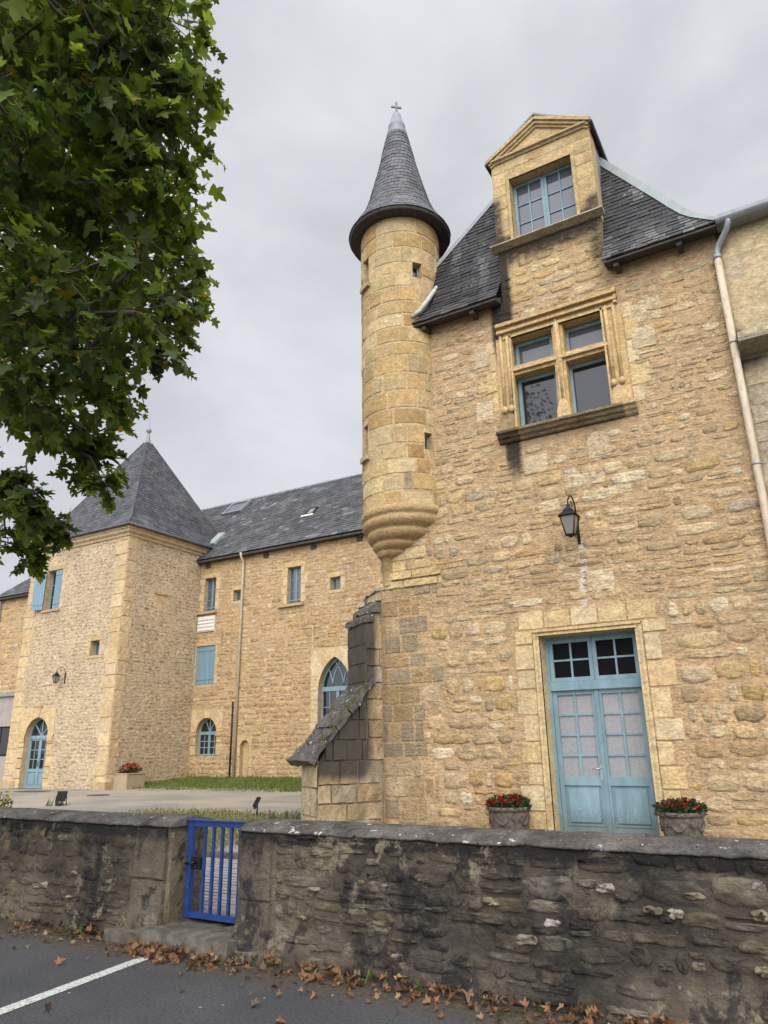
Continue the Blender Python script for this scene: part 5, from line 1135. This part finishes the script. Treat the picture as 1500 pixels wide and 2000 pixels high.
# ---- lanterns
def lantern(wall_pt, ndir, hang, label, sc=1.0):
    """wall_pt: foot of the bracket plate on the wall; ndir: outward (x, y); hang: lantern centre distance from wall"""
    x, y, z = wall_pt; t = thing('wall_lantern', wall_pt, label, 'wall lantern', 'wrought iron wall lanterns'); nx_, ny_ = ndir
    P = lambda d, h: (x + nx_ * d, y + ny_ * d, z + h)
    mb = MB(); mb.box((x - .025, y - .012, z - .02), (x + .025, y + .02, z + .5))
    arc = [P(.02, .05), P(.06, .16), P(.05, .36), P(.03, .5), P(.06, .64), P(.14, .73), P(.24, .76), P(.34, .72), P(hang, .62), P(hang + .01, .53)]
    mb.tube(arc, .013, 8); cu = [P(hang * .55 + .07 * cos(a) * (1 - a / 9), .6 + .07 * sin(a) * (1 - a / 9)) for a in [i * .5 for i in range(12)]]; mb.tube(cu, .008, 6)
    mb.build('bracket', 'iron', t)
    cx_, cy_ = x + nx_ * hang, y + ny_ * hang
    mb = MB(); A = [pi / 4 + i * pi / 2 for i in range(4)]
    def ring(r, h): return [(cx_ + r * cos(a), cy_ + r * sin(a), z + h) for a in A]
    r1, r2 = ring(.215, .34), ring(.10, .43); r3 = ring(.11, .435); r4 = ring(.05, .50)
    for p, q in ((r1, r2), (r3, r4)): mb.add(p + q, [(i, (i + 1) % 4, 4 + (i + 1) % 4, 4 + i) for i in range(4)] + [(0, 1, 2, 3), (4, 5, 6, 7)])
    mb.lathe([(.03, .5), (.035, .53), (.015, .56)], (cx_, cy_, z), 10); mb.build('lantern_cap', 'iron', t)
    mb = MB(); top, bot = ring(.175, .34), ring(.09, .03)
    for i in range(4): mb.tube([bot[i], top[i]], .011, 6)
    for rg, r in ((top, .012), (bot, .012)):
        for i in range(4): mb.tube([rg[i], rg[(i + 1) % 4]], r, 6)
    mb.lathe([(.0, -.02), (.03, .0), (.1, .03), (.0, .035)], (cx_, cy_, z), 8); mb.build('lantern_cage', 'iron', t)
    mb = MB(); a, b = ring(.165, .335), ring(.083, .04); mb.add(b + a, [(i, (i + 1) % 4, 4 + (i + 1) % 4, 4 + i) for i in range(4)]); mb.build('lantern_glass', 'lamp_glass', t)
    mb = MB(); mb.lathe([(.0, .06), (.022, .07), (.028, .14), (.022, .2), (0, .22)], (cx_, cy_, z), 8); mb.build('bulb', 'white_paint', t)
    for ch in t.children: ch.scale = (sc, sc, sc)
    return t
lantern((-3.05, 11.6, 4.78), (0, -1), .46, 'black iron lantern on the tall house wall above the double door')
lantern((-24.72, 18.0, 4.1), (-.35, -.94), .42, 'black iron lantern on the square tower above its arched door', .8)

# ---- floodlights in the court
def flood(loc, az, label):
    t = thing('floodlight', loc, label, 'floodlight', 'small black floodlights on the ground behind the wall'); x, y, z = loc
    c, s = cos(az), sin(az)
    def fr(u, v, n): n2 = n * .8 + v * .45; v2 = v * .9 - n * .45; return (x + c * u - s * n2, y + s * u + c * n2, z + .24 + v2)
    mb = MB(); mb.fbox(fr, -.12, -.12, -.03, .12, .12, .02)
    for i in range(5): mb.fbox(fr, -.1 + i * .045, -.1, -.07, -.085 + i * .045, .1, -.03)
    mb.build('lamp_head', 'iron', t)
    mb = MB(); mb.fbox(fr, -.1, -.1, .02, .1, .1, .026); mb.build('lamp_glass', 'void', t)
    mb = MB(); mb.tube([fr(-.135, 0, 0), (x - c * .135, y - s * .135, z + .05), (x + c * .135, y + s * .135, z + .05), fr(.135, 0, 0)], .012, 6); mb.tube([(x, y, z - .05), (x, y, z + .06)], .015, 6); mb.build('lamp_bracket', 'iron', t)
    return t
flood((-16.9, 12.6, ground_z(-16.9, 12.6)), .5, 'black floodlight behind the left wall, in front of the square tower')
flood((-10.35, 12.35, ground_z(-10.35, 12.35)), -.9, 'black floodlight behind the blue gate, beside the buttress')

# ---- flowers
def leafcard(mb, p, d, up, w, l, col, fold=.3):
    d = Vector(d).normalized(); s = d.cross(Vector(up)); s = s.normalized() if s.length > 1e-4 else Vector((1, 0, 0)); nn = s.cross(d)
    p = Vector(p); V = [p, p + d * l * .5 + s * w + nn * fold * w, p + d * l, p + d * l * .5 - s * w + nn * fold * w, p + d * l * .5]
    mb.add(V, [(0, 1, 4), (1, 2, 4), (2, 3, 4), (3, 0, 4)], col)
def rdir(rnd, zmin=-.3): 
    a = rnd.uniform(0, 2 * pi); z = rnd.uniform(zmin, 1); r = sqrt(max(0, 1 - z * z)); return Vector((r * cos(a), r * sin(a), z))
def bedding(t, c, rx, ry, h, nleaf, nflow, seed, lcol, fcol, fr=.022):
    rnd = random.Random(seed); mb = MB()
    for _ in range(nleaf):
        a = rnd.uniform(0, 2 * pi); q = sqrt(rnd.random()); zz = rnd.random() * h * (1 - .5 * q * q)
        p = (c[0] + rx * q * cos(a), c[1] + ry * q * sin(a), c[2] + zz); d = rdir(rnd, -.3) + Vector((cos(a) * q, sin(a) * q, .2))
        leafcard(mb, p, d, rdir(rnd), rnd.uniform(.018, .032), rnd.uniform(.05, .09), vary(rnd.choice(lcol), .25, rnd))
    mb.build('foliage', 'leaf', t); mb = MB()
    for _ in range(nflow):
        a = rnd.uniform(0, 2 * pi); q = sqrt(rnd.random()); p = Vector((c[0] + rx * q * cos(a), c[1] + ry * q * sin(a), c[2] + h * (1 - .5 * q * q) * rnd.uniform(.6, 1.15))); cc = vary(rnd.choice(fcol), .2, rnd)
        for k in range(5): b = k * 1.257 + rnd.random(); leafcard(mb, p, (cos(b), sin(b), rnd.uniform(-.2, .7)), (0, 0, 1), fr, fr * 2, cc)
    mb.build('blossoms', 'petal', t)
def pot(loc, r, h, label, seed, nf, lc):
    t = thing('flower_pot', loc, label, 'flower pot', 'stone flower pots by the double door'); x, y, z = loc
    mb = MB(); mb.lathe([(0, 0), (r * .72, 0), (r * .76, .03), (r * .84, h * .3), (r * .93, h * .62), (r * .97, h * .8), (r * .95, h * .86), (r * 1.05, h * .88), (r * 1.08, h * .93), (r * 1.06, h), (r * .95, h), (r * .93, h * .9), (0, h * .88)], loc, 32)
    rnd = random.Random(seed)
    for k in range(10):                                           # relief swags and rosettes round the body
        a = 2 * pi * k / 10
        if k % 2:
            for j in range(6): b = j * pi / 3; mb.tube([(x + r * .95 * sin(a + .07 * cos(b)), y - r * .95 * cos(a + .07 * cos(b)), z + h * .66 + .028 * sin(b)), (x + r * .98 * sin(a + .05 * cos(b + 1)), y - r * .98 * cos(a + .05 * cos(b + 1)), z + h * .66 + .028 * sin(b + 1))], .014, 6)
        else:
            pts = [(x + r * (.95 - .05 * (1 - (2 * j / 6 - 1) ** 2)) * sin(a - .31 + .62 * j / 6), y - r * (.95 - .05 * (1 - (2 * j / 6 - 1) ** 2)) * cos(a - .31 + .62 * j / 6), z + h * (.66 - .2 * (1 - (2 * j / 6 - 1) ** 2))) for j in range(7)]; mb.tube(pts, .018, 6)
    mb.build('pot', 'pot_stone', t)
    bedding(t, (x, y, z + h * .9), r * 1.02, r * 1.02, .2, 420, nf, seed, lc, [(.42, .012, .022), (.5, .03, .03), (.3, .006, .02)])
    return t
GL = [(.035, .07, .02), (.05, .09, .03), (.06, .05, .03)]
pot((-4.36, 11.0, .30), .31, .44, 'stone flower pot with bright red flowers left of the double door', 5, 75, GL)
pot((-1.92, 11.02, .30), .29, .43, 'stone flower pot with dark foliage and few red flowers right of the double door', 6, 34, [(.03, .055, .02), (.05, .04, .03), (.09, .12, .07)])
pl = thing('planter_box', (-21.4, 18.75, .37), 'square concrete planter of red flowers at the corner of the square tower', 'planter')
mb = MB(); X0, X1, Y0, Y1, Z0, Z1 = -21.86, -21.18, 18.3, 19.1, .33, .86
for a, b in (((X0, Y0), (X1, Y0 + .07)), ((X0, Y1 - .07), (X1, Y1)), ((X0, Y0 + .07), (X0 + .07, Y1 - .07)), ((X1 - .07, Y0 + .07), (X1, Y1 - .07))): mb.box((*a, Z0), (*b, Z1))
mb.box((X0 + .07, Y0 + .07, Z0), (X1 - .07, Y1 - .07, Z1 - .08)); mb.box((X0 - .02, Y0 - .02, Z1), (X1 + .02, Y0 + .09, Z1 + .04)); mb.box((X1 - .09, Y0 + .09, Z1), (X1 + .02, Y1 + .02, Z1 + .04)); mb.box((X0 - .02, Y0 + .09, Z1), (X0 + .09, Y1 + .02, Z1 + .04))
mb.build('box', 'concrete_box', pl); bedding(pl, ((X0 + X1) / 2, (Y0 + Y1) / 2, Z1 - .03), .32, .4, .4, 420, 90, 15, GL, [(.5, .03, .03), (.55, .09, .04), (.4, .012, .02), (.6, .3, .25)], .03)
mb = MB(); rnd = random.Random(3)
tb = thing('flower_bush', (-16.9, 10.9, .3), 'small bush with yellow flowers behind the left wall at the picture edge', 'bush'); bedding(tb, (-16.9, 10.9, .3), .32, .32, .5, 300, 24, 18, [(.07, .1, .03), (.1, .13, .05)], [(.7, .5, .03)], .035)
mb = MB(); mb.box((-24.6, 16.4, ground_z(-24, 16.5)), (-23.4, 17.0, ground_z(-24, 16.5) + .02)); tag(mb.build('door_mat', 'mat_rubber'), 'flat grey mat on the ground before the arched tower door', 'mat')
mb = MB(); mb.lathe([(0, .015), (.32, .015), (.34, .0)], (-19.6, 15.9, ground_z(-19.6, 15.9) + .005), 20); tag(mb.build('manhole_cover', 'mat_rubber'), 'round drain cover in the gravel before the square tower corner', 'manhole cover')

# ================================================================= GRASS, WEEDS, FALLEN LEAVES
def blades(name, n, fn, hrange, cols, seed, label):
    rnd = random.Random(seed); mb = MB()
    for _ in range(n):
        q = fn(rnd)
        if not q: continue
        x, y, z, k = q; h = rnd.uniform(*hrange) * k; a = rnd.uniform(0, pi); w = .012 + h * .06; lx, ly = rnd.uniform(-.4, .4) * h, rnd.uniform(-.4, .4) * h
        mb.add([(x - w * cos(a), y - w * sin(a), z - .01), (x + w * cos(a), y + w * sin(a), z - .01), (x + lx, y + ly, z + h)], [(0, 1, 2)], vary(rnd.choice(cols), .25, rnd))
    return kind(mb.build(name, 'grass_blade'), 'stuff', label, name.replace('_', ' '))
GC = [(.115, .16, .035), (.14, .18, .05), (.10, .14, .03), (.2, .2, .075)]
def g1_(r):
    x, y = r.uniform(-21.85, -8.2), r.uniform(18.5, 21.85)
    if y < 18.9 + .5 * MN.noise(Vector((x, y, 0))) + .3: 
        if r.random() < .7: return None
    return (x, y, ground_z(x, y), .75 + 1.0 * max(0, MN.noise(Vector((x * 1.3, y, 0)))) + .6 * sst(21.5, 21.85, y))
blades('lawn_grass', 26000, g1_, (.05, .13), GC, 201, 'short green grass strip along the foot of the long wing')
DC = [(.20, .18, .08), (.15, .16, .05), (.26, .21, .11), (.11, .13, .04)]
def g2_(r):
    x, y = r.uniform(-14, -7.6), r.uniform(7.9, 13.2); g = grassiness(x, y)
    return (x, y, ground_z(x, y), .8) if r.random() < g else None
blades('dry_grass', 16000, g2_, (.03, .09), DC, 202, 'patchy dry grass between the low wall and the gravel court')
def g3_(r):
    x = r.choice([-5.1, -4.6, -3.1, -1.9, -6.3, -8.6, -4.2, -2.7]) + r.gauss(0, .08)
    return (x, 5.06 - abs(r.gauss(0, .035)), 0.0 if not -5.5 < x < -4.4 else .0, 1)
blades('weeds', 55, g3_, (.04, .12), [(.07, .11, .03), (.1, .13, .05)], 203, 'small green weeds growing at the foot of the low wall')
def g4_(r):
    a = r.choice([(-8.9, 11.7), (-9.1, 11.3), (-17.1, 12.7), (-8.9, 11.9), (-8.5, 11.2)]); x, y = a[0] + r.gauss(0, .14), a[1] + r.gauss(0, .12)
    return (x, y, ground_z(x, y), 1)
blades('weed_tufts', 170, g4_, (.08, .24), [(.13, .15, .1), (.17, .18, .12), (.09, .12, .05)], 204, 'grey green weed tufts by the buttress foot and floodlights')
def mossy(r):
    l = r.uniform(.3, 1.2); w = r.choice([-.06, -.05, .1, .75]); w = w + r.gauss(0, .03); z = lerp(2.8, 1.42, (l - .22) / 1.15); x, y, _ = bp(l, w, 0)
    return (x, y, z + .02, 1)
blades('moss_tufts', 220, mossy, (.02, .07), [(.10, .11, .03), (.13, .14, .05)], 205, 'green moss tufts on the sloping cap of the buttress')

LEAF = [(0, 0), (.10, -.04), (.44, .02), (.38, .17), (.28, .27), (.45, .36), (.60, .56), (.38, .60), (.22, .58), (.20, .78), (0, 1.02)]
OUT = LEAF + [(-x, y) for x, y in LEAF[1:-1]][::-1]
def leaf_mesh(items, name, mat, parent=None):
    """items: (pos, dir, normal, size, colour, curl)"""
    n = len(OUT); o2 = np.array(OUT); base = np.vstack([o2, [[0, .36]]])
    V = np.zeros((len(items), n + 1, 3)); Cc = np.ones((len(items), n + 1, 4))
    for i, (p, d, nn, s, c, curl) in enumerate(items):
        d = np.array(d); nn = np.array(nn); sd_ = np.cross(d, nn); l = np.linalg.norm(sd_)
        if l < 1e-5: sd_ = np.array([1., 0, 0]); l = 1
        sd_ = sd_ / l; nn = np.cross(sd_, d)
        x, y = base[:, :1], base[:, 1:]; z = curl[0] * np.abs(x) - curl[1] * y * y + curl[2] * x * y
        V[i] = np.array(p) + s * (x * sd_ + y * d + z * nn); Cc[i, :, :3] = c
    off = np.array(ROOT.get(parent.name, (0, 0, 0)) if parent else (0, 0, 0))
    V = V.reshape(-1, 3) - off; N = len(items)
    tri = np.array([(k, (k + 1) % n, n) for k in range(n)]); F = (tri[None] + (np.arange(N) * (n + 1))[:, None, None]).reshape(-1, 3)
    me = bpy.data.meshes.new(name); me.vertices.add(len(V)); me.vertices.foreach_set('co', V.ravel()); me.loops.add(F.size); me.loops.foreach_set('vertex_index', F.ravel().astype(np.int32))
    me.polygons.add(len(F)); me.polygons.foreach_set('loop_start', np.arange(0, F.size, 3, dtype=np.int32)); me.polygons.foreach_set('loop_total', np.full(len(F), 3, dtype=np.int32))
    ca = me.color_attributes.new('Col', 'FLOAT_COLOR', 'POINT'); ca.data.foreach_set('color', Cc.astype(np.float32).ravel())
    me.materials.append(MAT[mat]); me.update(); me.validate(); o = bpy.data.objects.new(name, me); COL.objects.link(o)
    if parent: o.parent = parent
    return o
rl = random.Random(77); items = []
def fallen(x, y, z, s):
    d = rdir(rl, -.25); nn = Vector((rl.gauss(0, .45), rl.gauss(0, .45), 1)); d.z *= .35; d.normalize(); 
    c = vary(rl.choice([(.17, .085, .042), (.22, .11, .055), (.13, .07, .04), (.26, .17, .095), (.085, .05, .032), (.15, .10, .06)]), .2, rl)
    items.append((tuple(Vector((x, y, z))), tuple(d), tuple(nn.normalized()), s, c, (rl.uniform(.2, 1.3), rl.uniform(-.5, .9), rl.uniform(-.9, .9))))
clump = [(-5.15, .22, 100), (-4.95, .15, 60), (-4.45, .13, 60), (-3.85, .18, 28), (-3.45, .2, 45), (-2.75, .25, 60), (-2.2, .12, 22), (-1.85, .25, 45), (-1.35, .25, 60), (-.95, .3, 70), (-.4, .3, 50), (.6, .6, 60), (-6.35, .3, 34), (-7.3, .5, 36), (-8.3, .5, 30), (-6.0, .1, 6)]
for cx_, s_, n_ in clump:
    for _ in range(int(n_ * .8)):
        x = rl.gauss(cx_, s_); yb = 4.92 if -5.5 < x < -4.4 else (5.06 if x > -4.4 else 5.08)
        y = yb - abs(rl.gauss(0, .075)) - .01; fallen(x, y, .012 + rl.random() * .05 * (y > yb - .08), rl.uniform(.028, .07))
for _ in range(330): fallen(rl.uniform(-8, .5), 4.98 - abs(rl.gauss(0, .22)), .012, rl.uniform(.015, .045))
for _ in range(16): fallen(rl.uniform(-6, 0), rl.uniform(2.8, 4.6), .01, rl.uniform(.04, .07))
kind(leaf_mesh(items, 'fallen_leaves', 'dry_leaf'), 'stuff', 'dry brown plane leaves gathered at the foot of the low wall', 'fallen leaves')

# ================================================================= PLANE TREE
BLOBS = [(-2.91,2.29,6.11,0.29),(-2.95,2.47,5.82,0.29),(-3.08,2.73,5.96,0.23),(-3.15,2.59,5.66,0.31),(-3.34,2.57,5.39,0.32),(-3.45,2.94,5.53,0.27),(-3.9,3.27,5.67,0.32),(-3.86,3.4,5.4,0.25),(-4.02,3.41,5.17,0.34),(-3.59,3.24,4.84,0.17),(-4.01,3.39,4.78,0.25),(-3.85,3.4,4.46,0.13),(-3.98,3.11,4.4,0.26),(-4.08,3.09,4.12,0.2),(-4.24,3.16,4.03,0.19),(-4.87,3.54,4.12,0.21),(-4.82,3.6,3.87,0.17),(-4.89,3.42,3.94,0.2),(-4.92,3.23,4.1,0.27),(-4.36,3.28,3.54,0.1),(-4.82,2.98,3.28,0.18),(-5.17,3.1,3.17,0.18),(-5.08,3.37,3.33,0.13),(-5.28,3.38,3.15,0.12),(-5.33,3.1,3.58,0.17),(-4.57,2.88,3.36,0.1),(-4.92,3.37,3.32,0.08),(-5.08,3.06,3.64,0.09),(-3.43,1.38,5.9,0.27),(-5.01,1.95,7.58,0.42),(-3.83,1.61,6.08,0.31),(-5.1,2.15,7.4,0.44),(-3.78,1.64,5.68,0.31),(-4.79,2.03,6.81,0.41),(-3.49,1.58,5.19,0.28),(-5.13,2.29,6.79,0.43),(-4.31,1.97,5.59,0.33),(-5.09,2.24,6.24,0.4),(-3.97,1.88,5.0,0.29),(-5.47,2.61,6.3,0.43),(-3.83,1.9,4.66,0.28),(-5.8,2.72,5.94,0.43),(-4.1,1.98,4.46,0.28),(-5.92,2.88,5.85,0.43),(-4.61,2.42,4.45,0.31),(-5.62,2.92,5.32,0.41),(-4.44,2.38,4.07,0.29),(-6.3,3.37,5.15,0.44),(-4.58,2.38,3.89,0.28),(-6.66,3.39,4.87,0.43),(-3.04,1.38,5.64,0.25),(-4.43,1.98,7.24,0.39),(-3.74,1.74,6.21,0.31),(-4.27,2.0,6.87,0.38),(-3.71,1.75,5.81,0.31),(-4.78,2.23,7.06,0.43),(-3.52,1.75,5.18,0.29),(-4.91,2.47,6.69,0.43),(-3.62,1.94,5.17,0.3),(-5.02,2.53,6.57,0.43),(-4.25,2.22,5.26,0.32),(-5.04,2.62,6.19,0.42),(-3.89,2.06,4.78,0.29),(-4.98,2.75,5.79,0.41),(-4.52,2.58,4.95,0.33),(-5.79,3.17,5.72,0.44),(-4.29,2.48,4.41,0.3),(-6.12,3.3,5.66,0.45),(-4.26,2.54,4.06,0.29),(-6.01,3.49,5.07,0.43),(-4.59,2.75,3.99,0.3),(-6.35,3.74,4.97,0.44),(-3.36,1.84,6.44,0.29),(-3.89,2.15,7.08,0.36),(-3.5,1.96,6.28,0.3),(-4.11,2.24,7.07,0.38),(-3.57,2.01,5.91,0.31),(-4.13,2.37,6.73,0.39),(-3.71,2.17,5.89,0.33),(-5.07,2.77,7.05,0.46),(-3.9,2.34,5.64,0.34),(-4.86,2.73,6.46,0.43),(-3.77,2.32,5.14,0.31),(-4.67,2.74,6.1,0.41),(-4.17,2.55,5.19,0.33),(-5.09,3.07,6.07,0.43),(-3.68,2.32,4.47,0.29),(-5.03,3.19,5.47,0.41),(-4.36,2.74,4.66,0.32),(-5.55,3.39,5.5,0.43),(-3.9,2.57,4.13,0.29),(-5.71,3.68,5.04,0.43),(-4.59,2.98,4.01,0.31),(-5.62,3.52,4.5,0.4),(-3.03,1.8,5.98,0.27),(-4.19,2.57,7.98,0.4),(-3.15,1.88,5.95,0.28),(-4.51,2.71,7.74,0.43),(-3.11,1.98,5.7,0.28),(-4.52,2.83,7.38,0.43),(-3.22,2.06,5.48,0.29),(-4.66,3.06,7.23,0.45),(-3.59,2.45,5.56,0.33),(-4.98,3.26,7.09,0.48),(-3.56,2.38,5.06,0.31),(-4.93,3.38,6.51,0.46),(-3.93,2.65,5.23,0.33),(-4.79,3.19,5.86,0.43),(-4.12,2.75,5.0,0.33),(-5.19,3.46,5.67,0.44),(-4.07,2.86,4.63,0.32),(-5.78,3.87,5.8,0.48),(-4.02,2.8,4.16,0.3),(-5.06,3.49,5.0,0.4),(-2.98,2.14,6.35,0.28),(-3.61,2.55,7.27,0.36),(-3.01,2.12,6.05,0.28),(-4.22,3.07,7.87,0.43),(-3.26,2.25,5.94,0.3),(-4.33,3.14,7.54,0.43),(-3.23,2.32,5.55,0.3),(-4.48,3.27,7.15,0.45),(-3.26,2.36,5.39,0.31),(-4.8,3.57,7.03,0.48),(-3.68,2.73,5.5,0.34),(-4.32,3.14,6.15,0.43),(-3.77,2.79,5.17,0.33),(-5.12,3.89,6.59,0.5),(-3.4,2.64,4.64,0.3),(-5.25,4.2,6.12,0.49),(-3.53,2.77,4.4,0.3),(-5.48,4.15,5.91,0.48),(-3.77,0.35,5.52,0.4),(-5.86,0.56,6.78,0.57),(-5.72,0.75,5.63,0.5),(-4.98,0.89,4.42,0.41),(-4.7,0.93,3.85,0.36),(-5.0,1.04,3.26,0.35),(-4.67,0.78,7.02,0.53),(-5.48,1.08,6.81,0.59),(-5.4,1.23,6.01,0.55),(-5.32,1.38,5.09,0.5),(-5.67,1.52,4.28,0.47),(-6.9,1.97,4.16,0.54),(-6.55,2.13,3.08,0.48),(-3.64,0.94,6.48,0.44),(-4.99,1.32,7.22,0.61),(-4.07,1.19,5.03,0.44),(-5.94,1.97,5.67,0.6),(-5.38,1.95,4.53,0.51),(-6.43,2.68,4.32,0.59),(-6.88,3.21,3.23,0.58),(-4.29,1.48,8.01,0.5),(-3.78,1.4,6.71,0.45),(-3.87,1.7,7.95,0.48),(-4.12,1.91,7.7,0.52),(-3.26,1.8,7.54,0.44),(-2.93,1.69,6.39,0.39),(-2.98,2.07,7.69,0.43),(-3.53,2.53,8.06,0.51)]
NVIS = 132
tree = thing('plane_tree', (-7.3, 2.9, 0), 'leafy green plane tree overhanging the car park from the left', 'tree')
rt = random.Random(99); mb = MB()
trunk = [(-7.3, 2.9, -.05), (-7.32, 2.92, .5), (-7.28, 2.88, 1.5), (-7.2, 2.9, 2.6), (-7.1, 2.95, 3.6), (-6.95, 3.0, 5.0), (-6.9, 2.9, 6.6), (-6.8, 2.8, 8.4), (-6.8, 2.7, 11)]
mb.tube(trunk, [.33, .26, .22, .21, .19, .15, .11, .07, .02], 14); mb.build('trunk', 'bark', tree)
limbs = []
for i in range(13):
    z0 = 2.9 + i * .38; j = min(range(len(trunk)), key=lambda k: abs(trunk[k][2] - z0)); s0 = Vector(trunk[j]); s0.z = z0; s0.x = lerp(-7.2, -6.85, (z0 - 3) / 5)
    cand = sorted(BLOBS, key=lambda b: abs(b[2] - (z0 + .9)) * 1.0 - Vector((b[0] - s0.x, b[1] - s0.y, 0)).length * .9 + rt.uniform(0, 1.2))[0] if i % 3 else BLOBS[(i * 7 + 3) % 28]
    e = Vector(cand[:3]); m1 = s0.lerp(e, .35) + Vector((rt.uniform(-.1, .1), rt.uniform(-.1, .1), .25)); m2 = s0.lerp(e, .7) + Vector((rt.uniform(-.1, .1), rt.uniform(-.1, .1), .18))
    limbs.append([s0, s0.lerp(m1, .5) + Vector((0, 0, .08)), m1, m1.lerp(m2, .5), m2, e])
for L_ in limbs:
    mb = MB(); mb.tube(L_, [.075, .062, .048, .036, .024, .008], 8); mb.build('limb', 'bark', tree)
mb = MB(); pts_l = [p for L_ in limbs for p in L_[1:]]
for b in BLOBS:
    e = Vector(b[:3]); s0 = min(pts_l, key=lambda p: (p - e).length)
    if (s0 - e).length > .1:
        m1 = s0.lerp(e, .5) + Vector((rt.uniform(-.12, .12), rt.uniform(-.12, .12), rt.uniform(0, .15))); mb.tube([s0, m1, e], [.016, .011, .005], 5)
    for _ in range(5): mb.tube([e, e + rdir(rt, -.6) * b[3] * .6, e + rdir(rt, -.6) * b[3] * .95], [.005, .004, .002], 4)
kind(mb.build('twigs', 'bark', tree), 'stuff')
items = []; LC = [(.135, .195, .04), (.105, .155, .035), (.18, .235, .05), (.08, .125, .034), (.12, .165, .065), (.06, .09, .03)]
def leaf_at(p, out, tilt, s):
    nn = Vector((rt.gauss(0, .5), rt.gauss(0, .5), 1)).normalized() + Vector((out.x, out.y, 0)) * tilt
    c = vary(rt.choice(LC), .28, rt)
    if rt.random() < .012: c = (.36, .29, .05)
    items.append((tuple(p), tuple(out), tuple(nn.normalized()), s, c, (rt.uniform(-.1, .45), rt.uniform(0, .35), rt.uniform(-.3, .3))))
def lsize(): return rt.choice((.05, .065, .08, .09, .10, .115, .13)) * rt.uniform(.85, 1.15)
tw = MB()
for bi, (bx, by, bz, br) in enumerate(BLOBS):
    B = Vector((bx, by, bz)); edge = bi < 28
    n_ = int(66 * (br / .33) ** 2) if edge else int((52 if bi < NVIS else 20) * (br / .33) ** 1.9)
    for _ in range(max(n_, 8)):
        d = rdir(rt, -1); p = B + Vector((d.x, d.y, d.z * .9)) * br * rt.random() ** .5
        leaf_at(p, (d + Vector((rt.gauss(0, .6), rt.gauss(0, .6), rt.gauss(-.55, .5)))).normalized(), .45, lsize())
    for _ in range(10 if edge else 4):                              # loose sprays of leaves reaching out of the clump
        d = rdir(rt, -.8); L_ = br * rt.uniform(.85, 1.55); q0 = B + d * br * .3; q1 = B + d * L_ + Vector((0, 0, -.1)); m = q0.lerp(q1, .5) + Vector((0, 0, .04))
        tw.tube([q0, m, q1], [.005, .004, .002], 4)
        for k in range(7):
            p = q0.lerp(q1, .35 + .65 * k / 6); s = 1 if k % 2 else -1; sd_ = d.cross(Vector((0, 0, 1))); out = (d * .6 + sd_ * s * .8 + Vector((0, 0, rt.gauss(-.35, .3)))).normalized()
            leaf_at(p, out, .3, lsize() * (1.0 - .35 * k / 6))
UP = random.Random(12)                                             # a high branch above the picture, seen mirrored in a window
for _ in range(9):
    c = Vector((UP.uniform(-7.9, -6.5), UP.uniform(2.8, 4.6), UP.uniform(10.6, 12.4)))
    for _ in range(110): d = rdir(rt, -1); leaf_at(c + d * .8 * rt.random() ** .5, (d + Vector((0, 0, -.5))).normalized(), .4, lsize() * 1.2)
kind(tw.build('leaf_sprays', 'bark', tree), 'stuff')
print('LEAVES', len(items))
leaf_mesh(items, 'crown', 'leaf', tree)
